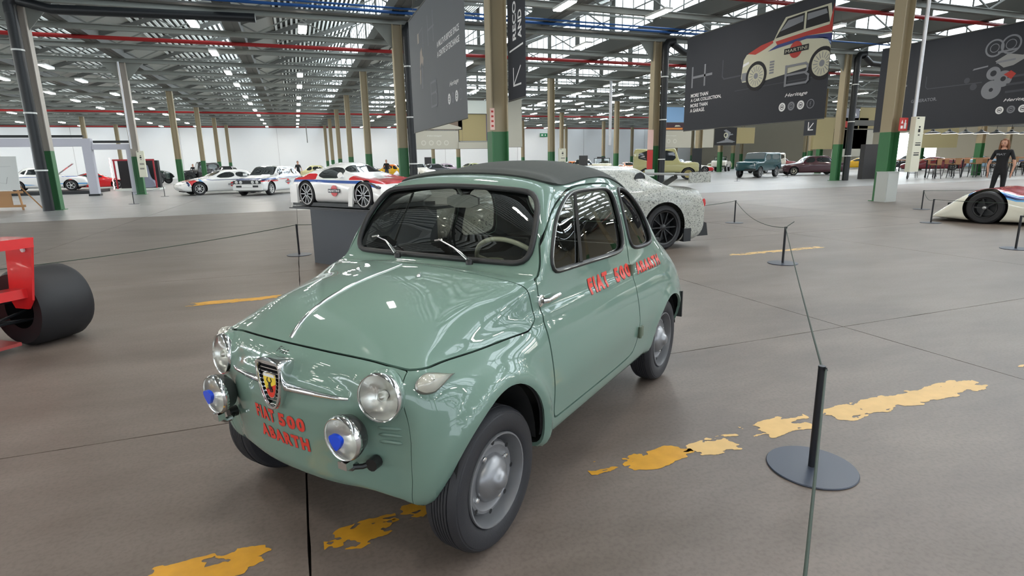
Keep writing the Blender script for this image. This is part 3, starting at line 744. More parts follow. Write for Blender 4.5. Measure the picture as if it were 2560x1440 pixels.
    for sg in (1, -1):
        h, n = face_pt(sg * .41, .64)
        lamp((.330, sg * .411, .642), .076, 'headlight', (0, R(-4), R(10) * sg))
        # fog lamp on bracket
        yc = sg * .335; hh, n = face_pt(yc, .50); fx = .418
        b = lamp((fx, yc, .527), .070, 'fog_lamp', (0, R(2), R(2) * sg), True)
        bowl = MB(); bowl.lathe([(.073, -.006), (.070, -.02), (.060, -.045), (.040, -.062), (.0005, -.070)], (0, 0, 0), 'x', 32); bowl.build('lamp_bowl', mat('lamp_bowl_dark', (.10, .10, .10), rough=.25, metal=.8), b, 60)
        tri = MB(); tp = chaikin([(.024, .020), (.027, .004), (.005, -.026), (-.005, -.026), (-.027, .004), (-.024, .020), (0, .027)], 2)
        tri.prism(tp, 'yz', .018, .030); tri.build('lamp_cover', mat('blue_cover', (.005, .06, .62), rough=.3, coat=.6), b, 40)
        cl = MB(); cl.box(-.012, .014, -.018, .018, -.098, -.074); cl.tube([(-.004, 0, -.098), (-.02, 0, -.112), (-.045, 0, -.112)], .010, 8); cl.build('lamp_clamp', CHROME, b, 40)
        br = MB(); br.tube([(fx - .03, yc, .418), (fx - .055, yc + sg * .015, .412), (hh.x - .01, yc + sg * .04, .420)], .009, 8); br.tube([(hh.x - .015, yc + sg * .04, .420), (hh.x + .016, yc + sg * .045, .420)], .021, 12); br.build('fog_bracket', BLACK, root, 40)
        # parking lamp (teardrop) on the fender
        pts = []
        mb = MB(); V = []; F = []
        O = Vector((.245, sg * .56, .70))
        hsd = bvh.find_nearest(O); nn = hsd[1]; c0 = hsd[0]
        ax = (Vector((-1, 0, -.10)) - nn * Vector((-1, 0, -.10)).dot(nn)).normalized(); up = ax.cross(nn); 
        if up.z < 0: up = -up
        na = 32; rings = [(1.10, .0, 0), (1.10, .008, 0), (1.0, .011, 0), (.97, .009, 1), (.8, .020, 1), (.5, .030, 1), (.05, .034, 1)]
        for (k, hgt, _) in rings:
            for q in range(na):
                a = 2 * PI * q / na; u = math.cos(a); w = math.sin(a)
                lx = (.050 * u if u < 0 else .085 * u); lw = .030 * w * (1 if u < 0 else (1 - u) ** .75 * 1.0 + .0)
                pnt = c0 + ax * (lx * k) + up * (lw * k); nr_ = bvh.find_nearest(pnt)
                V.append(nr_[0] + nn * hgt)
        for i in range(len(rings) - 1):
            for q in range(na): F.append((i * na + q, i * na + (q + 1) % na, (i + 1) * na + (q + 1) % na, (i + 1) * na + q))
        base = ob('parking_lamp', V[:3 * na], [f for f in F if max(f) < 3 * na], mat('satin_metal', (.35, .35, .33), rough=.3, metal=.9), root, 40)
        ob('lens', V, [f for f in F if min(f) >= 2 * na], mat('parking_lens', (.46, .45, .39), rough=.12, coat=1), base, 60)
    for sg in (1, -1):
        for k in range(3):
            P = []
            for i in range(8):
                yy = sg * (.385 + .075 * i / 7); h, n = face_pt(yy, .535 - k * .024); P.append(h)
            q = MB(); q.tube(P, [.002] + [.0065] * 6 + [.002], 8); q.build('louvre', GREEN, nose_o, 60)
    # badge: shield grille housing
    def ring_at(k, dx): return None
    shield = chaikin([(-.054, .080), (.054, .080), (.062, .062), (.058, .010), (.040, -.055), (.016, -.085), (-.016, -.085), (-.040, -.055), (-.058, .010), (-.062, .062)], 2)
    bx = .386; bz = .635
    def shp(k, off, dz=0): return [(bx + off, a * k, bz + b * k + dz) for a, b in shield]
    ns = len(shield); Vb = []; Fb = []
    layers = [shp(1.0, -.03), shp(1.05, .012), shp(1.06, .030), shp(1.02, .036), shp(.93, .036), shp(.88, .026), shp(.88, .006)]
    for L in layers: Vb += L
    for i in range(len(layers) - 1):
        for q in range(ns): Fb.append((i * ns + q, i * ns + (q + 1) % ns, (i + 1) * ns + (q + 1) % ns, (i + 1) * ns + q))
    Fb.append(tuple(range(6 * ns, 7 * ns)))
    grille = ob('grille_shield', Vb, Fb, [CHROME, DARK], nose_o, 40, [0] * (len(Fb) - 1) + [1])
    for k in range(11):
        zz = .066 - k * .0138; w = float(np.interp(zz, [-.078, -.055, .01, .062, .08], [.012, .031, .045, .049, .044]))
        mb = MB(); mb.box(bx + .018, bx + .026, -w, w, bz + zz - .0016, bz + zz + .0016); mb.build('grille_bar', CHROME, grille)
    es = [(a * .50, b * .50) for a, b in shield]; ex = bx + .027
    def flat(name, pts, dz, off, m, th=.003, par=grille):
        q = MB(); q.prism([(a, bz + dz + b) for a, b in pts], 'yz', ex + off, ex + off + th); return q.build(name, m, par, 40)
    em = flat('emblem', [(a * 1.12, b * 1.1) for a, b in es], -.005, 0, CHROME)
    YEL = mat('emblem_yellow', (.80, .58, .05), rough=.35); REDE = mat('emblem_red', (.66, .04, .02), rough=.35)
    # lower right red field, upper left yellow field split on the diagonal
    sh = Vector((0, 0))
    P2 = np.array(es); s1 = P2[:, 1] - .45 * P2[:, 0] + .004
    def clip2(P, f):
        out = []
        for i in range(len(P)):
            a, b = P[i], P[(i + 1) % len(P)]; fa, fb = f(a), f(b)
            if fa <= 0: out.append(a)
            if fa * fb < 0: t = fa / (fa - fb); out.append((a[0] + (b[0] - a[0]) * t, a[1] + (b[1] - a[1]) * t))
        return out
    flat('emblem_field', clip2(es, lambda p: -(p[1] - .45 * p[0] + .006)), -.005, .003, YEL, .0012, em)
    flat('emblem_field', clip2(es, lambda p: (p[1] - .45 * p[0] + .006)), -.005, .003, REDE, .0012, em)
    flat('emblem_band', [(-.028, .030), (.028, .030), (.026, .040), (-.026, .040)], -.005, .0045, mat('emblem_band_white', (.7, .7, .7)), .001, em)
    sc = MB()
    sc.prism([(a, b + bz - .005) for a, b in ((-.004, .012), (.004, .012), (.006, 0), (.003, -.014), (-.003, -.014), (-.006, 0))], 'yz', ex + .0045, ex + .0062)
    for sg in (1, -1):
        sc.tube([(ex + .0054, sg * .004, bz + .004), (ex + .0054, sg * .012, bz + .012), (ex + .0054, sg * .008, bz + .022)], .0016, 5)
        for k in range(3): sc.bar((ex + .0054, sg * .004, bz - .006 - k * .004), (ex + .0054, sg * .014, bz - .010 - k * .006), .0014)
    sc.tube([(ex + .0054, 0, bz - .018), (ex + .0054, .004, bz - .027), (ex + .0054, .012, bz - .025), (ex + .0054, .013, bz - .017)], .0017, 5)
    sc.build('scorpion_mark', BLACK, em)
    # side spears
    for sg in (1, -1):
        P = []; rr = []
        for k in range(14):
            t = k / 13; yy = sg * (.048 + .252 * t); h, n = face_pt(yy, .628 - .006 * t); P.append(h + Vector((.006, 0, 0))); rr.append(.0105 * (1 - t) + .0045)
        q = MB(); q.tube(P, rr, 8); q.tube([P[1], P[3]], [.013, .012], 8); q.build('nose_spear', CHROME, nose_o, 45)
    # lettering on nose and sides
    def letters(body, box, mp, name, parent, m, off=.0015, shear=0, bold=.056):
        V, F = fittext(body, box[0], box[1], bold, shear, 1.30); size = box[1] * 1.3; bm = bmesh.new(); vs = [bm.verts.new(v) for v in V]
        for f in F:
            try: bm.faces.new([vs[i] for i in f])
            except ValueError: pass
        bmesh.ops.subdivide_edges(bm, edges=[e for e in bm.edges if e.calc_length() > size * .25], cuts=3, use_grid_fill=False)
        bmesh.ops.triangulate(bm, faces=bm.faces)
        bm.verts.ensure_lookup_table(); V = []; 
        for v in bm.verts: V.append(mp(v.co.x, v.co.y, off))
        F = [tuple(v.index for v in f.verts) for f in bm.faces]; bm.verts.index_update()
        F = [tuple(v.index for v in f.verts) for f in bm.faces]; bm.free()
        o = ob(name, V, F, m, parent); return o
    def mp_front(y0, z0, sl=0.0):
        def f(a, b, off):
            yy = y0 + a; h, n = face_pt(yy, z0 + b + sl * a); return h + Vector((off, 0, 0))
        return f
    def mp_side(x0, z0, sg=1, sl=0.0, top=False):
        def f(a, b, off):
            xx = x0 - a * sg; h = bvh.ray_cast(Vector((xx, sg * 2, z0 + b + sl * a)), Vector((0, -sg, 0))); return h[0] + Vector((0, sg * off, 0))
        return f
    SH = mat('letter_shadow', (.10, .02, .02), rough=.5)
    for (tx, y0, z0, w, h_) in (('FIAT', -.150, .474, .114, .051), ('500', -.012, .474, .127, .050), ('ABARTH', -.140, .403, .258, .049)):
        letters(tx, (w, h_), mp_front(y0, z0, .0), 'lettering', nose_o, REDLET, .0022)
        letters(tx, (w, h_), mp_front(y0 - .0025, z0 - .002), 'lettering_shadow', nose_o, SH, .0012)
    letters('Fiat', (.062, .018), mp_front(-.040, .722, .0), 'script', nose_o, BLACK, .0015, .55, 0)
    for sg in (1, -1):
        if sg == 1:
            for tx, x0, z0, w, h_ in (('FIAT', -.80, .749, .215, .070), ('500', -1.10, .747, .20, .068), ('ABARTH', -1.385, .740, .36, .058)):
                par = door_o[1] if x0 > -1.2 else body_o
                letters(tx, (w, h_), mp_side(x0, z0, 1, 0), 'lettering', par, REDLET, .0022)
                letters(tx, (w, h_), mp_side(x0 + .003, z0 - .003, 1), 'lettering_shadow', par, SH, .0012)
        else:
            for tx, x0, z0, w, h_ in (('FIAT', -1.70, .749, .215, .070), ('500', -1.30, .747, .20, .068), ('ABARTH', -1.03, .740, .36, .058)):
                letters(tx, (w, h_), mp_side(x0, z0, -1, 0), 'lettering', body_o if x0 < -1.33 else door_o[-1], REDLET, .0022)
        # hinges and handle
        for (hz, hw) in ((.775, 0), (.445, 0)):
            h = bvh.ray_cast(Vector((-1.32, sg * 2, hz)), Vector((0, -sg, 0)))[0]
            q = MB(); q.box(-1.352, -1.30, h.y - .01, h.y + .012, hz - .028, hz + .028); q.tube([(-1.305, h.y + sg * .010, hz - .03), (-1.305, h.y + sg * .010, hz + .03)], .009, 8); q.build('hinge', mat('hinge_green', (.10, .13, .09), rough=.4), door_o[sg], 40)
        h = bvh.ray_cast(Vector((-.40, sg * 2, .81)), Vector((0, -sg, 0)))[0]
        q = MB(); q.lathe([(.024, -.004), (.024, .006), (.018, .010), (.0005, .010)] if sg > 0 else [(.024, .004), (.024, -.006), (.018, -.010), (.0005, -.010)], (-.385, h.y, .808), 'y', 16)
        q.tube([(-.385, h.y + sg * .014, .808), (-.40, h.y + sg * .028, .809), (-.50, h.y + sg * .026, .812)], [.012, .010, .008], 8); q.build('door_handle', CHROME, door_o[sg], 45)
    # wipers
    for (a, b, c) in (((-.385, -.165, .934), (-.415, -.25, .985), (-.425, -.325, 1.005)), ((-.385, .235, .934), (-.425, .135, .975), (-.445, .035, 1.005))):
        A, B, C_ = [Vector(v) for v in (a, b, c)]
        q = MB(); q.lathe([(.015, -.01), (.015, .008), (.010, .014), (.0005, .016)], A, 'z', 14); q.build('wiper_pivot', BLACK, body_o, 50)
        q = MB(); q.tube([A + Vector((.012, 0, .012)), (A + B) / 2 + Vector((.012, 0, .012)), B + Vector((.012, 0, .008)), C_ + Vector((.010, 0, .006))], [.008, .0065, .0035, .003], 8); q.tube([C_ + Vector((.012, -.02, .0)), C_ + Vector((.012, .02, .006))], .004, 6); q.build('wiper_arm', CHROME, body_o, 50)
    # interior
    q = MB(); q.tube([(-.47, -.5, .86), (-.47, .5, .86)], .045, 10); q.box(-.50, -.36, -.52, .52, .55, .88); q.build('dashboard', CABIN, root, 40)
    q = MB(); q.lathe([(.001, 0), (.04, .0), (.058, .012), (.06, .03), (.05, .045)], (-.50, .27, .885), 'z', 24); q.build('instrument_pod', mat('cream_plastic', (.42, .42, .33), rough=.3), root, 50)
    # steering wheel, cream rim
    C0 = Vector((-.69, .26, .855)); nrm = Vector((-.80, 0, .60)).normalized(); e1 = Vector((0, 1, 0)); e2 = nrm.cross(e1).normalized()
    q = MB(); q.tube([C0 + e1 * (.19 * math.cos(2 * PI * k / 40)) + e2 * (.19 * math.sin(2 * PI * k / 40)) for k in range(40)], .011, 8, closed=True)
    for a in (R(20), R(160)):
        for da in (-.05, .05): q.tube([C0, C0 + e1 * (.19 * math.cos(a + da)) + e2 * (-.19 * math.sin(a + da))], .006, 6)
    q.tube([C0 - nrm * .30, C0 + nrm * .02], .022, 10); q.build('steering_wheel', mat('cream_rim', (.38, .37, .29), rough=.3, coat=.5), root, 50)
    q = MB(); q.tube([(-.63, 0, 1.225), (-.66, 0, 1.19)], .008, 8); q.prism(chaikin([(-.09, 1.13), (.09, 1.13), (.09, 1.19), (-.09, 1.19)], 1), 'yz', -.675, -.66); q.build('interior_mirror', mat('mirror_back', (.22, .21, .19), rough=.3), root, 40)
    def seat(y, x, w, hgt):
        q = MB(); q.prism(chaikin([(x, .42), (x + .45, .42), (x + .47, .55), (x + .02, .52)], 2), 'xz', y - w, y + w)
        q.prism(chaikin([(x - .02, .45), (x + .08, .45), (x - .06, hgt), (x - .15, hgt)], 2), 'xz', y - w, y + w); return q.build('seat', mat('seat_vinyl', (.022, .022, .022), rough=.45), root, 40)
    seat(.27, -1.25, .21, .90); seat(-.27, -1.25, .21, .90); seat(0, -1.85, .5, .84)
    q = MB(); q.box(-2.0, -.1, -.55, .55, .27, .30); q.box(-2.05, -1.80, -.5, .5, .83, .85); q.build('floor_pan', DARK, root)
    # mud flap seen behind the rear wheel
    q = MB(); q.box(-2.14, -2.125, .53, .64, .33, .50); q.build('mud_flap', RUBBER, root)
    return root
FIAT = build_fiat()
# ---------------------------------------------------------------- the other cars of the collection
def paintm(nm, r=0, g=0, b=0, rough=.25): return mat('paint_' + nm, srgb(r, g, b), rough=rough, coat=.8)
CARGLASS = mat('car_glass_dark', (.02, .024, .026), rough=.05, coat=1.0)
CARGLASSL = mat('car_glass_pale', (.16, .19, .20), rough=.08, coat=1.0)
RIMW = mat('rim_white', srgb(222, 222, 220), rough=.35); RIMS = mat('rim_silver', (.45, .45, .46), rough=.3, metal=.8); RIMB = mat('rim_black', (.015, .015, .016), rough=.35)
TYRES = mat('tyre_plain', (.016, .016, .018), rough=.6)
def gwheel(parent, cx, cy, r, w, sg, rimm, spokes=5, n=28, rimr=.66, name='wheel'):
    q = MB(); a = w / 2
    q.lathe([(r * rimr, -a * .9), (r * .90, -a), (r * .985, -a * .8), (r, -a * .4), (r, a * .4), (r * .985, a * .8), (r * .90, a), (r * (rimr + .04), a), (r * rimr, a * .9)], (0, 0, 0), 'y', n)
    t = q.build(name, TYRES, parent, 35)
    q = MB(); rr = r * rimr
    q.lathe([(rr, a * .95), (rr * .93, a * .9), (rr * .90, a * .35), (rr * .86, a * .05), (.001, a * .0)], (0, 0, 0), 'y', n, mi=1 if spokes else 0)
    q.lathe([(rr, a * .98), (rr * .92, a * .93), (rr * .90, a * .5)], (0, 0, 0), 'y', n)
    for k in range(spokes):
        an = 2 * PI * k / spokes; c, s = math.cos(an), math.sin(an)
        q.bar((c * rr * .1, a * .62, s * rr * .1), (c * rr * .94, a * .66, s * rr * .94), rr * (.9 / max(spokes, 1)) * .75, a * .3, up=(0, 1, 0))
    q.lathe([(rr * .24, a * .1), (rr * .24, a * .7), (rr * .15, a * .82), (.001, a * .84)], (0, 0, 0), 'y', 12)
    q.build('rim', [rimm, BLKP] if spokes else rimm, t, 35)
    t.location = (cx, cy, r); t.rotation_euler = (0, 0, 0 if sg > 0 else PI)
    return t
def grows(S):
    """S: stations (x, zlow, zbelt, ztop, wlow, wmid, wtop[, crown])"""
    rows = []
    for (x, zl, zb, zt, wl, wm, wt) in S:
        gh = zt - zb
        r = [(x, 0, zl), (x, wl * .7, zl), (x, wl, zl + .04), (x, wm * .995, zl + (zb - zl) * .38), (x, wm, zl + (zb - zl) * .72), (x, wm * .965, zb)]
        if gh > .12: r += [(x, wt + (wm * .95 - wt) * .45, zb + gh * .5), (x, wt, zt - .07), (x, wt * .62, zt - .012), (x, 0, zt)]
        else: r += [(x, wm * .88, zb + gh * .55 + .01), (x, wm * .72, zb + gh * .85 + .012), (x, wm * .42, zt - .004), (x, 0, zt)]
        rows.append(r)
    return rows
def gcar(name, label, loc, rz, S, wheels, r, body, wins=(), wsx=None, rwx=None, paints=(), lamps=(), cat='car', group=None, scale=1.0, rimm=RIMS, spokes=5, tw=.2, tl=None, glass=CARGLASS, res=(4, 3), bumper=None, wsz=(.03, .07), archk=1.16, nosedx=.06, underz=.30, rimr=.66):
    root = thing(name, label, cat, loc, rz, group)
    if scale != 1.0: root.scale = (scale,) * 3
    x0 = S[0][0] + nosedx; x1 = S[-1][0] - nosedx * .7
    z0 = (S[0][1] + S[0][3]) / 2; z1 = (S[-1][1] + S[-1][3]) / 2
    V, F = loft(grows(S), ((x0, 0, z0), (x1, 0, z1)), *res)
    M = (V, F, [0] * len(F))
    yw = max(s[5] for s in S)
    for wx in wheels:
        M = keep(M, lambda V: np.where(np.abs(V[:, 1]) > yw * .45, np.hypot(V[:, 0] - wx, V[:, 2] - r * 1.02) - r * archk, 1), False)
    mats = [body if not isinstance(body, (list, tuple)) else body[0]]
    for (m, fn) in paints:
        mats.append(m); M = paint(M, fn, len(mats) - 1)
    xs = [s[0] for s in S][::-1]; wmi = [s[5] for s in S][::-1]; wti = [s[6] for s in S][::-1]; zbi = [s[2] for s in S][::-1]; zti = [s[3] for s in S][::-1]
    for pts in wins:
        for sg in (1, -1):
            P = chaikin(pts, 1)
            s = lambda V: np.maximum(sdpoly(P, V[:, 0], V[:, 2]), (np.interp(V[:, 0], xs, wti) - .10) - V[:, 1] * sg)
            i, M = split(M, s, 0)
            if i[1]: ob('side_window', i[0], i[1], glass, root, 60)
    for nm, rng in (('windshield', wsx), ('rear_window', rwx)):
        if rng is None: continue
        xa, xb = rng
        def s(V):
            zb = np.interp(V[:, 0], xs, zbi); zt = np.interp(V[:, 0], xs, zti); wt = np.interp(V[:, 0], xs, wti)
            return np.maximum(np.maximum(V[:, 0] - xa, xb - V[:, 0]), np.maximum(np.abs(V[:, 1]) - (wt - .035), (zb * 0 + min(np.interp(xa, xs, zti), np.interp(xb, xs, zti)) + wsz[0]) - V[:, 2]))
        i, M = split(M, s, 0)
        if i[1]: ob(nm, i[0], i[1], glass, root, 60)
    V2, F2, MI = M
    ob('body', V2, F2, mats, root, 38, MI)
    q = MB(); wl = min(s[4] for s in S) * .70; q.box(S[-1][0] + .15, S[0][0] - .15, -wl, wl, S[len(S) // 2][1] + .0, S[len(S) // 2][1] + underz); q.build('underbody', DARK, root)
    tk = yw - tw * .55 if tl is None else tl
    for wx in wheels:
        for sg in (1, -1): gwheel(root, wx, sg * tk, r, tw, sg, rimm, spokes, rimr=rimr)
    for (nm, m, b) in lamps:
        q = MB(); q.box(*b); q.build(nm, m, root, 40)
        if b[2] > .02 and b[3] > .02:
            q = MB(); q.box(b[0], b[1], -b[3], -b[2], b[4], b[5]); q.build(nm, m, root, 40)
    return root
HL = mat('headlamp_glass', (.7, .7, .68), rough=.12, coat=1); TLR = mat('tail_lamp_red', (.55, .02, .02), rough=.2, coat=1)
W_ = paintm('white', 232, 232, 230); MRED = paintm('stripe_red', 200, 40, 46); MBLU = paintm('stripe_blue', 40, 84, 160); MLBL = paintm('stripe_light_blue', 96, 160, 214); MNVY = paintm('stripe_navy', 22, 36, 84)
def band(pts): return lambda V: sdpoly(pts, V[:, 0], V[:, 2])
def rect(a, b, c, d): return [(a, c), (b, c), (b, d), (a, d)]
LIVERY = lambda zb, xa, xb, h=.05: [(MNVY, band(rect(xb, xa, zb, zb + h))), (MBLU, band(rect(xb, xa, zb + h, zb + 1.8 * h))), (MRED, band(rect(xb, xa, zb - h * .9, zb)))]
def roundel(parent, x, y, z, r, sg, ry=0.0):
    """red disc with a black bar that carries a name in white"""
    q = MB(); q.lathe([(r, 0), (r, .004), (.001, .004)] if sg > 0 else [(r, 0), (r, -.004), (.001, -.004)], (x, y, z), 'y', 24); d = q.build('sponsor_disc', MRED, parent)
    q = MB(); yy = sg * .006; w = r * 1.75; q.box(x - w, x + w, y + min(yy * .7, yy), y + max(yy * .7, yy), z - r * .34, z + r * .34); q.build('sponsor_bar', mat('sponsor_black', (.02, .02, .03)), d)
    V, F = fittext('MARTINI', w * 1.8, r * .42, .02)
    V = [((x - sg * 1 * (-(w * .9) + a) * 1.0) if sg > 0 else (x + (-(w * .9) + a)), y + sg * .008, z - r * .21 + b) for a, b, c in V]
    ob('sponsor_name', V, F, mat('print_white', srgb(235, 235, 235)), d)
# --- two white rally hatchbacks in red and blue stripes
def hatch(l=3.9, h=1.38, w=.81, zb=.86):
    return [(l * .5 - .02, .30, .50, .62, w * .80, w * .86, w * .6), (l * .5 - .10, .24, .60, .70, w * .9, w * .96, w * .7), (l * .5 - .55, .20, .78, .80, w * .94, w, w * .72), (l * .5 - 1.12, .18, .85, .92, w * .95, w, w * .74),
            (l * .5 - 1.30, .18, .87, .98, w * .95, w, w * .82), (l * .5 - 1.72, .18, .88, h - .05, w * .95, w, w * .76), (l * .5 - 1.95, .18, .88, h, w * .95, w, w * .76), (0 - .3, .18, .89, h + .01, w * .95, w, w * .76), (-l * .5 + .80, .19, .90, h - .01, w * .95, w, w * .75),
            (-l * .5 + .45, .2, .91, h - .06, w * .94, w * .99, w * .73), (-l * .5 + .16, .24, .91, 1.02, w * .92, w * .97, w * .74), (-l * .5 + .04, .30, .72, .90, w * .86, w * .92, w * .7)]
def hatch_wins(l, h): return ([(l * .5 - 1.40, .92), (l * .5 - 1.72, h - .12), (-.05, h - .10), (-.05, .93)], [(-.12, .93), (-.12, h - .10), (-.85, h - .11), (-.85, .94)], [(-.92, .94), (-.92, h - .11), (-l * .5 + .62, h - .13), (-l * .5 + .42, .96)])
def delta(label, loc, rz, gr=True, **kw):
    l = 3.9
    c = gcar('rally_car', label, loc, rz, hatch(), (1.22, -1.26), .31, W_, hatch_wins(l, 1.38), (.86, .15), (-1.35, -1.86), LIVERY(.70, 1.9, .55, .06) + LIVERY(.76, .55, -1.95, .045), rimm=RIMW, spokes=8, tw=.21, **kw)
    q = MB(); q.box(1.90, 1.975, -.74, .74, .28, .52); q.build('bumper', W_, c, 30)
    q = MB(); q.box(1.955, 1.985, -.70, .70, .565, .72); q.build('grille', BLKP, c, 30)
    for s in (1, -1):
        for yy in (.30, .52): q = MB(); q.lathe([(.075, 0), (.075, .02), (.05, .035), (.001, .04)], (1.975, s * yy, .64), 'x', 16); q.build('headlight', HL, c, 40)
        q = MB(); q.box(1.965, 1.985, s * .42 - .14, s * .42 + .14, .40, .49); q.build('air_intake', BLKP, c)
        roundel(c, -.35, s * .815, .60, .14, s)
        q = MB(); q.box(.62, .78, s * .84 - .07, s * .84 + .07, .93, 1.04); q.build('door_mirror', W_, c, 30)
    q = MB(); q.box(1.962, 1.984, -.16, .16, .42, .50); q.build('air_intake', BLKP, c)
    return c
delta('white rally hatchback with red and blue stripes, round headlamps facing the camera', (-1.3, 31.6, 0), R(-118))
l = 4.2
c = gcar('rally_car', 'low white rally coupe with striped nose left of the boxy rally hatchback', (-3.75, 33.8, 0), R(-158),
     [(2.08, .30, .45, .52, .70, .74, .5), (1.98, .22, .52, .60, .80, .84, .6), (1.5, .18, .66, .74, .84, .88, .6), (.95, .16, .76, .84, .85, .89, .62), (.70, .16, .78, .90, .85, .89, .70), (.10, .16, .80, 1.20, .85, .89, .62), (-.15, .16, .80, 1.235, .85, .89, .62), (-.75, .16, .81, 1.24, .85, .89, .62), (-1.2, .17, .82, 1.17, .85, .89, .62), (-1.65, .19, .82, .98, .84, .88, .66), (-2.0, .26, .80, .90, .80, .84, .6), (-2.08, .34, .70, .84, .74, .80, .6)],
     (1.28, -1.30), .32, W_, ([(.55, .83), (.08, 1.10), (-.45, 1.13), (-.48, .84)], [(-.55, .84), (-.53, 1.13), (-1.0, 1.10), (-1.35, .88)]), (.66, .14), (-1.2, -1.65), [(MNVY, band([(1.75, .40), (1.62, .40), (1.80, .78), (1.95, .78)])), (MRED, band([(1.60, .40), (1.30, .62), (1.42, .78), (1.78, .78)])), (MLBL, band([(1.2, .62), (1.05, .62), (1.20, .80), (1.34, .80)]))] + LIVERY(.72, 1.0, -2.0, .035), rimm=RIMW, spokes=8,
     lamps=(('headlight', HL, (2.04, 2.075, .42, .70, .46, .56)), ('fog_lamp', BLKP, (2.06, 2.09, .12, .30, .33, .42))))
roundel(c, -.3, -.90, .50, .12, -1); roundel(c, -.3, .90, .50, .12, 1)
# --- half-size coupe on the plinth
MARC = [(.96, .10, .17, .21, .36, .40, .3), (.90, .06, .21, .26, .40, .43, .34), (.66, .05, .28, .325, .42, .45, .33), (.38, .05, .31, .355, .42, .45, .33), (.24, .05, .32, .38, .42, .445, .32), (-.02, .05, .33, .50, .42, .44, .29), (-.16, .05, .335, .525, .42, .44, .28), (-.36, .05, .34, .515, .42, .44, .28), (-.56, .05, .34, .44, .42, .45, .30), (-.74, .06, .335, .37, .43, .46, .34), (-.90, .07, .32, .355, .43, .455, .34), (-.96, .12, .27, .34, .40, .43, .3)]
def martini(loc, rz):
    global MARC
    MARC = [(a, b * 1.1, c_ * 1.12, d * 1.12, e, f, g) for a, b, c_, d, e, f, g in MARC]
    c = gcar('model_car', 'half size white coupe model with red and blue stripes on the dark plinth', loc, rz, MARC, (.60, -.62), .172, W_,
        ([(.20, .386), (.0, .515), (-.14, .532), (-.34, .515), (-.40, .386)],), (.235, -.0), (-.40, -.60),
        [(MRED, lambda V: np.maximum(.364 - V[:, 2], sdpoly([(.95, -.5), (.95, .5), (.30, .5), (.30, .14), (.62, .14), (.62, -.14), (.30, -.14), (.30, -.5)], V[:, 0], V[:, 1]))), (MBLU, band([(.86, .263), (.86, .302), (.55, .356), (.3, .356), (-.5, .37), (-.95, .37), (-.95, .336), (-.5, .336), (.3, .319), (.55, .319)])), (MRED, band([(-.4, .37), (-.98, .37), (-.98, .45), (-.4, .45)])), (MRED, band([(.95, .30), (.55, .358), (.55, .40), (.95, .37)]))],
        cat='model car', rimm=RIMB, spokes=0, tw=.11, res=(5, 4), archk=1.10, nosedx=.03, underz=.18, rimr=.80)
    for s in (1, -1):
        for wx in (.60, -.62):
            q = MB(); q.lathe([(.146, .0), (.146, .006), (.134, .008), (.132, 0)] if s > 0 else [(.146, 0), (.146, -.006), (.134, -.008), (.132, 0)], (wx, s * .446, .174), 'y', 32); q.build('wheel_ring', RIMW, c, 40)
            q = MB()
            for k in range(10):
                a = 2 * PI * k / 10; q.bar((wx + .02 * math.cos(a), s * .447, .174 + .02 * math.sin(a)), (wx + .132 * math.cos(a), s * .447, .174 + .132 * math.sin(a)), .010, .006, up=(0, 1, 0))
            q.build('spokes', RIMS, c)
        roundel(c, .02, s * .452, .225, .072, s)
        q = MB(); q.tube([(.20, s * .43, .40), (.22, s * .49, .43)], [.015, .04], 10); q.build('door_mirror', W_, c, 40)
        q = MB(); q.prism(chaikin([(.93, .258), (.76, .336), (.64, .336), (.78, .263)], 1), 'xz', s * .36, s * .425); q.build('headlight', mat('lamp_black_purple', (.02, .01, .03), rough=.1, coat=1), c, 40)
        q = MB(); q.prism([(-.62 - .19, .05), (-.62 - .36, .05), (-.97, .29), (-.80, .31)], 'xz', s * .44, s * .475); q.build('side_skirt_fin', W_, c, 30)
        q = MB(); q.prism([(.38, .03), (.30, .03), (.33, .26), (.42, .29)], 'xz', s * .43, s * .46); q.build('side_skirt_fin', W_, c, 30)
    q = MB(); q.box(-.98, .98, -.44, .44, .012, .06); q.build('splitter', BLKP, c, 30)
    return c
DV = Vector((1.14, -1.79, 0)).normalized(); A_ = Vector((.98, 6.68, 0)); PR = math.atan2(DV.y, DV.x)
PN = Vector((-DV.y, DV.x, 0))
ctr = A_ - DV * 1.03 + PN * .55
t = thing('plinth', 'dark grey display plinth with a thin black top carrying the white model coupe', 'plinth', (ctr.x, ctr.y, 0), PR)
PL = mat('plinth_anthracite', srgb(66, 70, 78), rough=.45)
q = MB(); q.box(-.84, .80, -.36, .45, 0, .77); q.build('box', PL, t); q = MB(); q.box(-1.04, 1.03, -.55, .55, .77, .785); q.box(-1.0, 1.0, -.52, .52, .785, .80); q.build('top_plate', mat('plinth_top', srgb(46, 46, 50), rough=.3), t)
c = martini((ctr.x - DV.x * .1 - PN.x * .05, ctr.y - DV.y * .1 - PN.y * .05, .80), PR); c.scale = (.97,) * 3
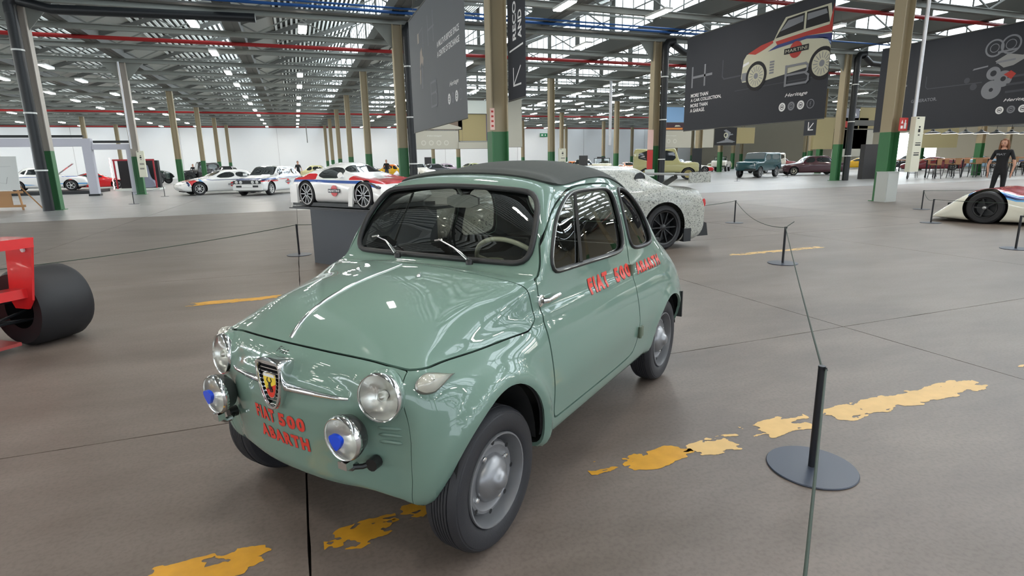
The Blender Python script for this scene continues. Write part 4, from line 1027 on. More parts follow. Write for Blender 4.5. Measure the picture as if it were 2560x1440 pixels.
# --- speckled camouflage race coupe behind the green car
def camo_mat():
    m = bpy.data.materials.new('speckled_camouflage'); m.use_nodes = True; nt = m.node_tree; b = nt.nodes['Principled BSDF']
    tc = nt.nodes.new('ShaderNodeTexCoord'); v = nt.nodes.new('ShaderNodeTexNoise'); v.inputs['Scale'].default_value = 30; v.inputs['Detail'].default_value = 3; v.inputs['Roughness'].default_value = .7
    nt.links.new(tc.outputs['Object'], v.inputs['Vector'])
    r = nt.nodes.new('ShaderNodeValToRGB'); r.color_ramp.interpolation = 'CONSTANT'
    r.color_ramp.elements[0].color = (.10, .105, .10, 1); r.color_ramp.elements[1].color = srgb(172, 172, 164); r.color_ramp.elements[1].position = .41
    e = r.color_ramp.elements.new(.54); e.color = srgb(142, 146, 136)
    e = r.color_ramp.elements.new(.645); e.color = (.06, .06, .06, 1)
    nt.links.new(v.outputs['Fac'], r.inputs[0]); nt.links.new(r.outputs[0], b.inputs['Base Color']); b.inputs['Roughness'].default_value = .35; b.inputs['Coat Weight'].default_value = .5
    return m
CAMO = camo_mat()
def camo_car():
    S = [(1.98, .16, .40, .50, .74, .80, .55), (1.86, .10, .52, .60, .86, .90, .6), (1.45, .09, .68, .74, .90, .95, .62), (1.0, .09, .78, .84, .90, .94, .62), (.78, .09, .82, .90, .90, .93, .68), (.25, .09, .86, 1.16, .90, .93, .60), (-.05, .09, .88, 1.25, .90, .93, .60), (-.55, .09, .90, 1.26, .90, .93, .62), (-.90, .09, .90, 1.25, .92, .97, .66), (-1.02, .09, .90, 1.22, .93, .98, .68), (-1.24, .09, .90, 1.02, .95, 1.0, .68), (-1.36, .09, .89, .96, .95, 1.0, .68), (-1.75, .10, .85, .92, .94, .99, .66), (-2.0, .16, .76, .84, .90, .94, .6), (-2.06, .26, .64, .78, .86, .9, .6)]
    c = gcar('race_coupe', 'speckled grey camouflage race coupe with a big rear wing, right behind the green car', (3.80, 8.0, 0), R(185), S, (1.20, -1.22), .335, CAMO, (), (.74, .22), None, rimm=RIMB, spokes=10, tw=.30, res=(5, 4), archk=1.12, rimr=.76, glass=CARGLASS)
    for s in (1, -1):
        q = MB(); q.lathe([(.095, 0), (.095, .02), (.085, .022)] if s > 0 else [(.095, 0), (.095, -.02), (.085, -.022)], (-.88, s * .775, 1.06), 'y', 24); q.lathe([(.086, .012 * s), (.001, .012 * s)], (-.88, s * .775, 1.06), 'y', 24); q.build('porthole', BLKP, c, 30)
        q = MB(); q.prism(chaikin([(1.70, .56), (1.42, .70), (1.30, .70), (1.40, .60), (1.62, .52)], 2), 'xz', s * .78, s * .925); q.build('headlight_housing', BLKP, c, 40)
        q = MB(); q.lathe([(.075, 0), (.075, .03), (.05, .05), (.001, .055)], (1.66, s * .80, .60), 'x', 20); q.build('headlight', HL, c, 40)
        q = MB(); q.prism(chaikin([(-1.98, .60), (-2.06, .62), (-2.04, .74), (-1.98, .72)], 1), 'xz', s * .80, s * .93); q.build('tail_lamp', TLR, c, 40)
        q = MB(); q.box(-2.08, -1.66, s * .97 - .012, s * .97 + .012, .98, 1.14); q.build('wing_endplate', CAMO, c)
        q = MB(); q.bar((-1.55, s * .45, .90), (-1.88, s * .45, 1.07), .012, .07); q.bar((-1.46, s * .45, .90), (-1.80, s * .45, 1.07), .012, .02); q.build('wing_strut', GREYD, c)
        q = MB(); q.prism([(-2.0, .14), (-2.22, .14), (-2.18, .34), (-2.05, .38)], 'xz', s * .80, s * .84); q.build('diffuser_fin', BLKP, c)
        q = MB(); q.box(-1.72, -1.58, s * .91, s * 1.0, .10, .30); q.build('arch_blade', BLKP, c)
    q = MB(); q.prism(chaikin([(-1.68, 1.10), (-1.70, 1.135), (-2.06, 1.09), (-2.06, 1.07)], 1), 'xz', -.96, .96); q.build('rear_wing', mat('wing_pale', srgb(196, 200, 204), rough=.3, coat=.4), c, 40)
    q = MB(); q.box(1.92, 2.03, -.80, .80, .07, .10); q.build('splitter', BLKP, c)
    q = MB(); q.box(1.97, 2.01, -.45, .45, .20, .38); q.build('grille', BLKP, c)
    q = MB(); q.box(1.97, 2.0, -.80, -.55, .30, .38); q.build('bumper_mark', MRED, c)
    return c
camo_car()
# --- red single seater at far left, seen from behind
def single_seater():
    c = thing('racing_single_seater', 'red open wheel racing car seen from behind, cut off by the left edge', 'racing car', (-2.47, 4.78, 0), R(142))
    RD = paintm('racing_red', 206, 34, 38, .3); RD2 = mat('red_floor', srgb(150, 60, 58), rough=.45)
    for x, rr, w, tk in ((0, .302, .40, .80), (2.75, .30, .30, .78)):
        for s in (1, -1):
            t = gwheel(c, x, s * tk, rr, w, s, RIMS, 0, 40, .52)
            t.name = 'wheel'
    for s in (1, -1):
        q = MB(); q.prism([(-.40, .87), (-.12, .87), (-.04, .40), (-.08, .33), (-.22, .33), (-.28, .40)], 'xz', s * .56 - .008, s * .56 + .008); e = q.build('wing_endplate', RD, c)
        q = MB(); q.lathe([(.018, 0), (.018, .012), (.001, .014)], (-.30, s * .55, .78), 'y', 14); q.build('round_badge', mat('badge_white', (.8, .8, .8)), e)
        for (a, b) in (((.02, .12, .36), (.02, .70, .38)), ((.30, .12, .34), (.02, .70, .36)), ((-.16, .12, .26), (0, .70, .20)), ((.25, .12, .24), (0, .70, .20)), ((-.1, .10, .20), (0, .66, .28))):
            q = MB(); q.tube([(a[0], s * a[1], a[2]), (b[0], s * b[1], b[2])], .011, 8); q.build('suspension_arm', BLKP, c, 40)
    q = MB(); q.prism([(-.40, .80), (-.38, .80), (-.14, .85), (-.12, .87), (-.40, .87)], 'xz', -.56, .56); q.build('rear_wing', RD, c)
    q = MB(); q.prism([(-.24, .42), (-.06, .45), (-.06, .48), (-.24, .49)], 'xz', -.56, .56); q.build('lower_wing', RD, c)
    q = MB(); q.box(-.12, 2.4, -.52, .52, .05, .075); q.build('floor_tray', RD2, c)
    V, F = loft(grows([(3.3, .12, .16, .2, .06, .08, .05), (2.6, .10, .22, .34, .14, .16, .1), (1.8, .08, .34, .56, .24, .28, .16), (1.2, .08, .42, .70, .34, .60, .16), (.7, .08, .40, .80, .36, .55, .12), (.2, .10, .34, .56, .20, .26, .10), (-.2, .14, .28, .36, .10, .12, .08)]), ((3.4, 0, .16), (-.3, 0, .26)), 4, 3)
    ob('bodywork', V, F, RD, c, 50)
    q = MB(); q.box(-.25, .1, -.09, .09, .16, .42); q.build('gearbox', BLKP, c, 40)
    return c
single_seater()
# --- white and blue prototype at the right edge
def proto():
    S = [(2.05, .06, .10, .13, .70, .80, .5), (1.95, .05, .16, .20, .88, .92, .6), (1.70, .05, .34, .42, .93, .96, .7), (1.40, .05, .54, .62, .94, .97, .72), (1.05, .05, .60, .66, .94, .97, .72), (.70, .05, .50, .56, .94, .97, .72), (.35, .05, .46, .56, .94, .97, .66), (0, .05, .48, .70, .94, .97, .5), (-.5, .05, .52, .84, .94, .97, .40), (-.95, .05, .58, .80, .94, .98, .44), (-1.35, .06, .64, .70, .94, .98, .7), (-1.8, .08, .58, .62, .93, .97, .7), (-2.05, .16, .50, .56, .88, .92, .6)]
    c = gcar('prototype_racer', 'low white prototype racer with blue stripes and a humped front fender at the right edge', (13.66, 6.25, 0), R(105), S, (1.15, -1.25), .31, paintm('ivory', 226, 224, 208), (), (.30, -.3), None,
        [(m_, (lambda d_: lambda V: np.maximum(np.maximum(V[:, 0] - 1.45, .32 - V[:, 0]), np.interp(V[:, 0], [s_[0] for s_ in S][::-1], [min(s_[3], .70) for s_ in S][::-1]) - d_ - V[:, 2]))(d_)) for m_, d_ in ((MLBL, .115), (MNVY, .085), (MBLU, .06), (MLBL, .035), (MRED, .015))],
        cat='racing car', rimm=RIMB, spokes=5, tw=.28, res=(5, 4), archk=1.14, rimr=.62)
    for s in (1, -1):
        q = MB(); q.box(.10, .55, s * .97, s * .98, .16, .42); q.build('number_plate', BLKP, c)
        q = MB(); q.prism([(.20, .20), (.24, .20), (.24, .30), (.36, .20), (.40, .20), (.40, .38), (.36, .38), (.36, .27), (.24, .38), (.20, .38)], 'xz', s * .981, s * .984); q.build('number_print', mat('number_orange', srgb(190, 84, 50)), c)
        q = MB(); q.lathe([(.04, 0), (.03, .02), (.001, .03)] if s > 0 else [(.04, 0), (.03, -.02), (.001, -.03)], (1.15, s * .975, .31), 'y', 12); q.build('wheel_nut', RIMS, c, 40)
    return c
proto()
# --- ordinary shapes reused in the background
def saloon(l=4.3, h=1.36, w=.82): 
    a = l / 2
    return [(a, .36, .56, .66, w * .84, w * .9, w * .6), (a - .12, .26, .66, .76, w * .92, w * .97, w * .7), (a - .6, .2, .76, .84, w * .95, w, w * .7), (a - 1.25, .18, .84, .92, w * .95, w, w * .72), (a - 1.42, .18, .86, .98, w * .95, w, w * .80), (a - 1.85, .18, .87, h - .05, w * .95, w, w * .70), (a - 2.1, .18, .88, h, w * .95, w, w * .70), (-.35, .18, .88, h, w * .95, w, w * .70), (-a + 1.2, .2, .88, h - .09, w * .95, w, w * .70), (-a + .80, .2, .86, 1.0, w * .94, w, w * .74), (-a + .3, .24, .82, .92, w * .92, w * .97, w * .7), (-a + .02, .32, .70, .84, w * .86, w * .9, w * .6)]
def saloon_wins(l, h): a = l / 2; return ([(a - 1.50, .93), (a - 1.85, h - .13), (.0, h - .11), (.0, .94)], [(-.07, .94), (-.07, h - .11), (-a + 1.3, h - .15), (-a + .98, .97)])
def saloon_car(label, loc, rz, m, l=4.3, h=1.36, rim=RIMS, name='saloon_car', group=None, **kw):
    a = l / 2
    return gcar(name, label, loc, rz, saloon(l, h), (a - .80, -a + .85), .31, m, saloon_wins(l, h), (a - 1.44, a - 1.86), (-a + 1.2, -a + .84), lamps=(('headlight', HL, (a - .02, a + .02, .42, .66, .56, .68)), ('tail_lamp', TLR, (-a - .01, -a + .03, .5, .68, .62, .74)), ('grille', BLKP, (a - .01, a + .015, .01, .34, .56, .66)), ('bumper', RIMS, (a - .03, a + .06, .0, .74, .38, .46))), rimm=rim, group=group, **kw)
def wedge(l=4.2, h=1.16, w=.86):
    a = l / 2
    return [(a, .26, .40, .46, w * .8, w * .84, w * .5), (a - .15, .18, .50, .56, w * .92, w * .96, w * .6), (a - .8, .14, .66, .70, w * .95, w, w * .6), (a - 1.3, .14, .74, .80, w * .95, w, w * .66), (a - 1.95, .14, .78, h - .04, w * .95, w, w * .58), (a - 2.2, .14, .78, h, w * .95, w, w * .57), (-.5, .14, .80, h - .02, w * .95, w, w * .58), (-1.0, .15, .82, 1.0, w * .95, w, w * .62), (-1.5, .17, .82, .88, w * .95, w * .99, w * .66), (-a + .15, .22, .78, .84, w * .9, w * .95, w * .6), (-a, .34, .66, .78, w * .84, w * .88, w * .6)]
def wedge_car(label, loc, rz, m, l=4.2, name='coupe', rim=RIMS, spokes=5, group=None, paints=()):
    a = l / 2
    return gcar(name, label, loc, rz, wedge(l), (a - .85, -a + .85), .31, m, ([(a - 1.5, .80), (a - 1.98, 1.05), (-.12, 1.07), (-.25, .82)], [(-.30, .82), (-.20, 1.06), (-.62, 1.04), (-1.05, .86)]), (a - 1.34, a - 1.96), (-.55, -1.3), paints, lamps=(('headlight', HL, (a - .02, a + .01, .5, .7, .40, .48)), ('tail_lamp', TLR, (-a - .01, -a + .03, .4, .7, .62, .72))), rimm=rim, spokes=spokes, group=group)
def offroad(label, loc, rz, m, l=3.8, h=1.9, w=.80, name='off_roader', hood=1.1, roof=True, rim=None, glass=CARGLASS, lampx=True, scale=1.0):
    a = l / 2; zb = 1.12
    S = [(a, .50, .98, 1.0, w * .86, w * .88, w * .6), (a - .06, .48, 1.02, 1.06, w * .9, w * .93, w * .7), (a - hood, .46, 1.08, 1.12, w * .94, w, w * .74)]
    if roof: S += [(a - hood - .06, .46, zb, 1.2, w * .95, w, w * .88), (a - hood - .34, .46, zb, h - .05, w * .95, w, w * .88), (a - hood - .5, .46, zb, h, w * .95, w, w * .88), (-a + .3, .46, zb, h, w * .95, w, w * .88), (-a + .06, .48, zb, h - .04, w * .94, w * .98, w * .86), (-a, .52, zb - .05, h - .14, w * .92, w * .96, w * .8)]
    else: S += [(a - hood - .1, .46, 1.05, 1.10, w * .95, w, w * .74), (-a + .1, .46, .98, 1.02, w * .95, w, w * .74), (-a, .5, .94, .98, w * .92, w * .96, w * .7)]
    wins = ([(a - hood - .26, 1.20), (a - hood - .42, h - .16), (a - hood - 1.15, h - .14), (a - hood - 1.15, 1.20)], [(a - hood - 1.27, 1.22), (a - hood - 1.27, h - .14), (-a + .3, h - .15), (-a + .25, 1.22)]) if roof else ()
    c = gcar(name, label, loc, rz, S, (a - .62, -a + .75), .37, m, wins, (a - hood - .08, a - hood - .36) if roof else None, None, lamps=(('headlight', HL, (a - .01, a + .03, .46, .66, .78, .96)), ('grille', BLKP, (a - .01, a + .02, .01, .38, .70, .96)), ('bumper', BLKP, (a, a + .12, 0, .76, .50, .62))), rimm=rim or RIMS, spokes=0, tw=.2, glass=glass, scale=scale)
    if not roof:
        q = MB()
        for (y0_, y1_, z0_, z1_) in ((-.62, .62, 1.10, 1.15), (-.62, .62, 1.50, 1.55), (-.62, -.57, 1.1, 1.55), (.57, .62, 1.1, 1.55), (-.02, .02, 1.1, 1.55)): q.box(a - hood - .12, a - hood - .08, y0_, y1_, z0_, z1_)
        q.build('windshield_frame', BLKP, c)
        q = MB(); q.box(a - hood - .11, a - hood - .10, -.58, .58, 1.14, 1.51); q.build('windshield', glassmat('clear_glass'), c)
        for s in (.3, -.3): q = MB(); q.box(-.3, -.15, s - .22, s + .22, .95, 1.35); q.box(-.3, .2, s - .22, s + .22, .9, 1.02); q.build('seat', mat('seat_vinyl'), c, 40)
    return c
offroad('khaki green off-roader with spare wheel shape at its back, parked behind the drainpipe', (23.6, 33.2, 0), R(-33), paintm('khaki', 172, 168, 118), l=4.0, h=1.98, rim=mat('rim_khaki', srgb(176, 164, 110), rough=.5), scale=1.05)
offroad('dark teal off-road estate facing left with round wheels', (30.9, 32.4, 0), R(-158), paintm('teal', 26, 74, 82), l=3.95, h=1.72, name='off_road_estate', hood=1.15, glass=CARGLASSL)
saloon_car('dark maroon classic saloon behind the teal off-road estate', (37.0, 33.4, 0), R(152), paintm('maroon', 66, 28, 38), 4.6, 1.42, mat('rim_cream', srgb(200, 196, 180), rough=.4))
offroad('pale beige estate roof showing between the teal and the maroon car', (40.2, 41.2, 0), R(-160), paintm('pale_beige', 206, 198, 184), l=4.3, h=1.78, hood=1.2, name='estate_car')
wedge_car('bright yellow wedge coupe right of the green footed column', (57.2, 45.6, 0), R(132), paintm('yellow', 226, 178, 32), 4.4)
wedge_car('dark red low coupe behind the long bar table', (52.3, 34.6, 0), R(128), paintm('dark_red', 112, 28, 40), 4.6)
wedge_car('white and red sports car half hidden behind the khaki off-roader', (36.5, 47.2, 0), R(-30), W_, 4.2, rim=RIMS, paints=((MRED, band(rect(1.0, 2.1, .2, .55))),))
wedge_car('pale blue sports car right of the dark red coupe behind the bar table', (61.5, 36.6, 0), R(128), paintm('pale_blue', 150, 182, 206), 4.3)
wedge_car('white and blue coupe at the far right behind the standing woman', (65.5, 33.4, 0), R(128), W_, 4.3, paints=((MBLU, band(rect(-2, 2, .5, .72))),))
offroad('white open off-roader beyond the dark teal estate', (43.0, 50.5, 0), R(-140), paintm('white_b', 224, 222, 214), l=3.4, roof=False, h=1.5)
offroad('cream open jeep with folded windshield facing the camera, above the green car roof', (23.2, 41.2, 0), R(-120), paintm('cream', 206, 202, 178), l=3.5, roof=False, h=1.5)
saloon_car('pale sand coloured vintage saloon left of the cream jeep', (28.0, 54.0, 0), R(-150), paintm('sand', 204, 192, 164), 4.0, 1.55)
wedge_car('orange sports car between the jeep and the khaki off-roader', (31.9, 51.2, 0), R(-100), paintm('orange', 216, 116, 44), 4.1)
# left group
c = saloon_car('white rally saloon with its bonnet raised on the black platform at far left', (-13.9, 41.4, .18), R(12), W_, 4.1, 1.38, RIMW, name='rally_saloon', paints=((MBLU, band(rect(-2.05, 2.05, .80, .84))), (MLBL, band(rect(-2.05, 2.05, .36, .44)))))
q = MB(); q.prism([(.62, .92), (1.45, 1.55), (1.43, 1.60), (.60, .97)], 'xz', -.62, .62); q.build('raised_bonnet', W_, c)
q = MB(); q.box(-18.0, -11.3, 39.6, 43.6, 0, .18); tag(q.build('platform', BLKP), 'low black display platform under the white rally saloon', 'platform')
wedge_car('bright red coupe behind the white stall frame on the left', (-13.7, 50.0, 0), R(10), paintm('red', 206, 26, 32), 4.2, spokes=5)
def vintage(label, loc, rz, m):
    S = [(1.7, .42, 1.0, 1.06, .30, .34, .26), (1.6, .40, 1.04, 1.10, .34, .38, .3), (.55, .40, 1.12, 1.18, .50, .56, .4), (.50, .40, 1.14, 1.26, .62, .68, .58), (.36, .40, 1.16, 1.82, .66, .70, .64), (-.2, .40, 1.16, 1.86, .66, .72, .66), (-1.2, .40, 1.16, 1.85, .66, .72, .66), (-1.42, .42, 1.14, 1.76, .62, .68, .62)]
    c = gcar('vintage_car', label, loc, rz, S, (1.30, -1.15), .40, m, ([(.28, 1.26), (.26, 1.68), (-.35, 1.68), (-.35, 1.26)], [(-.45, 1.26), (-.45, 1.68), (-1.25, 1.68), (-1.25, 1.26)]), (.50, .37), None, rimm=m, spokes=10, tw=.13, tl=.66, archk=.6, glass=CARGLASSL, rimr=.82)
    for s in (1, -1):
        q = MB()
        for x in (1.30, -1.15):
            P = [(x + .52 * math.cos(a), s * .66, .42 + .50 * math.sin(a)) for a in [R(15 + 15 * k) for k in range(11)]]
            for a, b in zip(P, P[1:]): q.bar(a, b, .24, .03, up=(0, 1, 0))
        q.box(-.65, .8, s * .56, s * .78, .38, .41); q.build('fender', BLKP, c)
        q = MB(); q.lathe([(.02, -.12), (.11, -.02), (.12, 0), (.001, .02)], (1.62, s * .36, .92), 'x', 16); q.build('headlight', RIMS, c, 50)
    return c
vintage('dark green vintage box saloon right of the light panelled column', (-12.6, 61.0, 0), R(-20), paintm('dark_green', 34, 52, 46))
vintage('black vintage car with big fenders left of the white rally coupe', (-8.6, 63.5, 0), R(-160), paintm('black', 20, 20, 22))
saloon_car('black convertible with its roof up behind the white rally coupe', (-6.3, 66.0, 0), R(-12), paintm('black'), 4.2, 1.5)
saloon_car('white estate seen above the boxy rally hatchback', (-2.6, 60.5, 0), R(185), paintm('white_b'), 4.2, 1.45)
saloon_car('pale yellow saloon in the rear row right of the white estate', (1.6, 60.2, 0), R(170), paintm('pale_yellow', 206, 200, 150), 4.2, 1.42)
wedge_car('cream low car just behind the model coupe', (1.5, 45.0, 0), R(175), paintm('cream'), 4.0)
c = saloon_car('yellow and orange rally car with white bonnet beyond the model coupe', (8.4, 52.5, 0), R(-25), paintm('yellow'), 4.0, 1.38, RIMS, name='rally_saloon', paints=((paintm('orange'), lambda V: 1.15 - V[:, 2]), (W_, lambda V: .75 - V[:, 0]), (MRED, band(rect(-2, 2, .2, .45)))))
saloon_car('small white hatchback right of the black drainpipe in mid hall', (10.9, 54.0, 0), R(-70), paintm('white_b'), 3.8, 1.42)
for (x, y, rz, m, lb, fn) in ((13.0, 58.5, -170, ('charcoal', 44, 46, 52), 'charcoal saloon peeking over the left end of the green car roof', saloon_car), (15.8, 64.5, 170, ('pinkish', 196, 178, 196), 'pale pinkish white saloon above the green car roof', saloon_car),
        (19.4, 66.0, -170, ('olive', 150, 158, 110), 'olive green car above the middle of the green car roof', saloon_car), (20.2, 59.0, 175, ('dull_red', 136, 44, 48), 'dull red saloon just left of the green footed column behind the roof', saloon_car),
        (25.0, 64.5, 170, ('navy', 50, 62, 84), 'navy saloon right of the green footed column behind the roof', saloon_car), (28.6, 67.0, -170, ('white_b', 0, 0, 0), 'white saloon in the rear row between column and cream info panel', saloon_car),
        (30.4, 61.5, 170, ('orange', 0, 0, 0), 'orange car at the foot of the cream info panel in mid hall', saloon_car), (31.5, 70.0, -160, ('red', 0, 0, 0), 'red low car left of the sand coloured saloon', wedge_car),
        (38.4, 52.2, -150, ('charcoal', 0, 0, 0), 'dark car between the white sports car and the white open off-roader', saloon_car), (47.5, 56.0, -150, ('olive', 0, 0, 0), 'greenish car peeking over the teal estate bonnet', saloon_car),
        (50.5, 50.5, 165, ('dull_red', 0, 0, 0), 'dull red car top above the maroon saloon', saloon_car), (61.5, 55.0, 165, ('white_b', 0, 0, 0), 'white and maroon roofed car behind the yellow coupe', saloon_car), (58.0, 40.5, 165, ('charcoal', 0, 0, 0), 'dark car behind the dark red coupe at the bar table', saloon_car),
        (-9.0, 78.0, 5, ('charcoal', 0, 0, 0), 'dark car near the end wall behind the black vintage car', saloon_car), (5.0, 70.0, 175, ('white_b', 0, 0, 0), 'white car in the last row near the line of beige columns', saloon_car), (7.2, 66.0, 160, ('navy', 0, 0, 0), 'dark blue car beside the line of beige columns', saloon_car)):
    fn(lb, (x, y, 0), R(rz), _mats.get('paint_' + m[0]) or paintm(*m))
# ---------------------------------------------------------------- barriers
SB = mat('stanchion_black', (.013, .014, .018), rough=.35); SBASE = mat('stanchion_base', srgb(58, 64, 78), rough=.38, metal=.1)
st0 = None
def stanchion(x, y, label, big=True):
    global st0
    if st0 is None:
        t = thing('barrier_post', label, 'barrier post', (0, 0, 0))
        q = MB(); q.lathe([(.001, 0), (.180, 0), (.183, .004), (.180, .008), (.001, .008)], (0, 0, 0), 'z', 64); q.build('base', SBASE, t, 40)
        q = MB(); q.tube([(0, 0, .008), (0, 0, .466)], .0145, 18); q.lathe([(.0145, .462), (.0155, .466), (.0145, .472), (.001, .473)], (0, 0, 0), 'z', 18); q.build('post', SB, t, 50)
        q = MB(); q.tube([(.0, -.016, .455), (0, -.024, .460), (0, -.02, .470)], .004, 6); q.build('rope_hook', SB, t, 50)
        st0 = t
    else: t = dup(st0)
    t.location = (x, y, 0); t['label'] = label
    return t
posts = [(2.0, 1.655, 'black low barrier post with a big round base at the front right'), (5.77, 5.51, 'second barrier post from the front right, its rope sagging to the one behind'), (8.6, 9.58, 'barrier post right of the speckled race coupe, third along the rope'),
 (11.84, 7.69, 'barrier post just left of the white prototype racer nose'), (14.64, 9.78, 'barrier post behind the one at the prototype racer nose'), (9.52, 4.97, 'barrier post at the right edge in front of the prototype racer'),
 (-.07, 9.23, 'barrier post just left of the dark plinth'), (-6.1, 26.3, 'thin barrier post on the grey floor left of the white rally coupe'), (-6.2, 32.6, 'farther thin barrier post left of the white rally coupe nose'), (.6, 27.5, 'thin barrier post at the side of the boxy white rally hatchback'),
 (24.6, 27.4, 'thin barrier post in front of the teal off-road estate nose'), (31.4, 30.2, 'thin barrier post between teal estate and maroon saloon'), (40.5, 35.0, 'thin barrier post near the yellow coupe wheel')]
for p_ in posts: stanchion(*p_)
ROPE = mat('rope_dark_green', srgb(54, 66, 58), rough=.7)
def rope(a, b, sag, label, r=.0045, n=24):
    a = Vector(a); b = Vector(b); P = [a.lerp(b, k / n) - Vector((0, 0, sag * 4 * (k / n) * (1 - k / n))) for k in range(n + 1)]
    q = MB(); q.tube(P, r, 8); return tag(q.build('rope', ROPE, None, 60), label, 'rope')
zt = .462
rope((2.0, 1.655, zt), (5.77, 5.51, zt), .02, 'taut dark rope between the front right post and the second post')
rope((2.0, 1.635, zt), (.30, .24, zt), .0, 'dark rope running from the front right post down out of the bottom of the frame', .0042)
rope((5.77, 5.51, zt), (8.6, 9.58, zt), .14, 'sagging rope between the second and third post on the right')
rope((5.77, 5.51, zt), (6.02, 5.62, zt + .05), .0, 'short loose rope end sticking out of the second post', .005, 4)
rope((8.6, 9.58, zt), (6.8, 9.3, .42), .03, 'rope from the third post towards the speckled race coupe')
rope((11.84, 7.69, zt), (14.64, 9.78, zt), .10, 'rope between the two posts at the prototype racer nose')
rope((11.84, 7.69, zt), (13.6, 5.4, zt), .05, 'rope passing in front of the prototype racer wheel')
rope((14.64, 9.78, zt), (19.5, 8.4, zt), .02, 'straight rope running behind the prototype racer')
rope((9.52, 4.97, zt), (13.6, 5.4, zt), .03, 'rope leaving the right edge post to the right')
rope((-.07, 9.23, zt), (-5.6, 5.7, zt), .13, 'long rope from the plinth post to the left behind the red single seater')
rope((-.07, 9.23, zt), (1.6, 9.6, zt), .03, 'rope from the plinth post behind the dark plinth')
rope((-6.1, 26.3, zt), (-6.2, 32.6, zt), .06, 'thin rope between the two far posts left of the rally coupe')
rope((24.6, 27.4, zt), (31.4, 30.2, zt), .06, 'thin rope in front of the teal estate')
# ---------------------------------------------------------------- banners
BANG = mat('banner_charcoal', srgb(52, 54, 60), rough=.75); BANLIT = mat('banner_charcoal_lit', srgb(112, 114, 118), rough=.7)  # second cloth is the charcoal lightened, light falling on it put into its colour
PG = mat('print_grey', srgb(128, 130, 136), rough=.7); PDG = mat('print_dim_grey', srgb(72, 74, 80), rough=.7); PW = mat('print_white'); PRED = mat('print_red', srgb(176, 60, 52), rough=.7); PBL = mat('print_blue', srgb(56, 66, 120), rough=.7); PCR = mat('print_cream', srgb(196, 194, 172), rough=.7); PK = mat('print_black', (.012, .012, .014), rough=.7); PLB = mat('print_light_blue', srgb(150, 180, 214), rough=.7)
class Banner:
    """flat hanging cloth; a runs from its left edge to the right as read, b upwards, both in metres"""
    def __init__(s, name, label, o, du, w, h, m, cat='banner', th=.012, group=None):
        s.O = Vector(o); s.u = Vector(du).normalized(); s.n = Vector((s.u.y, -s.u.x, 0)); s.w = w; s.h = h; s.lay = 1
        s.t = thing(name, label, cat, o, 0, group)
        q = MB(); c = s.O * 0; P = [c, s.u * w, s.u * w + Vector((0, 0, h)), Vector((0, 0, h))]
        V = [p for p in P] + [p - s.n * th for p in P]; q.add(V, [(0, 1, 2, 3), (7, 6, 5, 4), (0, 4, 5, 1), (1, 5, 6, 2), (2, 6, 7, 3), (3, 7, 4, 0)]); s.c = q.build('cloth', m, s.t)
        q = MB(); q.tube([Vector((0, 0, h)) - s.n * .006, s.u * w + Vector((0, 0, h)) - s.n * .006], .025, 8); q.build('rail', GREYD, s.t); q = MB(); q.tube([Vector((0, 0, .0)) - s.n * .006, s.u * w - s.n * .006], .015, 8); q.build('rail', GREYD, s.t)
        for f_ in (.12, .88): q = MB(); q.tube([s.u * (w * f_) + Vector((0, 0, h)) - s.n * .006, s.u * (w * f_) + Vector((0, 0, ZB + .05 - s.O.z)) - s.n * .006], .006, 5); q.build('hanging_wire', GREYD, s.t)
    def P(s, a, b, l=0): a = min(max(a, 0), s.w); return s.u * a + Vector((0, 0, b)) + s.n * (.003 + .0025 * l)
    def poly(s, pts, m, l=0, name='print'): return ob(name, [s.P(a, b, l) for a, b in pts], [tuple(range(len(pts)))], m, s.c)
    def text(s, t, a, b, w, h, m, l=0, bold=.0, shear=0.0, rot=False):
        V, F = fittext(t, w, h, bold, shear); V = [(a - y, b + x) if rot else (a + x, b + y) for x, y, z in V]
        return ob('print_text', [s.P(x, y, l) for x, y in V], F, m, s.c)
    def stroke(s, pts, wd, m, l=0, closed=False):
        V = []; F = []; n = len(pts)
        for i in range(n if closed else n - 1):
            A = Vector(pts[i] + (0,)); B = Vector(pts[(i + 1) % n] + (0,)); d = (B - A).normalized() * wd / 2; pn = Vector((-d.y, d.x, 0)); k = len(V)
            V += [s.P(*(q.x, q.y), l + .12 * i) for q in (A - d + pn, A - d - pn, B + d - pn, B + d + pn)]; F.append((k, k + 1, k + 2, k + 3))
        return ob('print_line', V, F, m, s.c)
    def disc(s, a, b, r, m, l=0, r0=0.0, n=28):
        V = [s.P(a + r * math.cos(2 * PI * k / n), b + r * math.sin(2 * PI * k / n), l) for k in range(n)]
        if r0 == 0: return ob('print', V, [tuple(range(n))], m, s.c)
        V += [s.P(a + r0 * math.cos(2 * PI * k / n), b + r0 * math.sin(2 * PI * k / n), l) for k in range(n)]
        return ob('print', V, [(k, (k + 1) % n, (k + 1) % n + n, k + n) for k in range(n)], m, s.c)
    def logos(s, a, b, sc=1.0, base=BANG):
        s.text('Heritage', a + .25 * sc, b + .42 * sc, 1.0 * sc, .16 * sc, PW, 0, .01, .35)
        for k in range(4):
            c = a + (.16 + .42 * k) * sc; m = PW if k in (0, 2) else PG
            if k == 3: s.disc(c, b + .12 * sc, .16 * sc, PG, 0, .13 * sc); s.text('f', c - .03 * sc, b + .04 * sc, .06 * sc, .16 * sc, PG)
            else:
                s.disc(c, b + .12 * sc, .155 * sc, m); s.disc(c, b + .12 * sc, .09 * sc, base, 1, .07 * sc); s.poly([(c - .05 * sc, b + .10 * sc), (c + .05 * sc, b + .10 * sc), (c + .05 * sc, b + .14 * sc), (c - .05 * sc, b + .14 * sc)], base, 1)
ZB0 = 2.52
B = Banner('hanging_banner', 'big charcoal banner with the printed rally car hanging right of the middle', (15.85, 21.1, ZB0), (0, -1, 0), 7.1, 3.75, BANG)
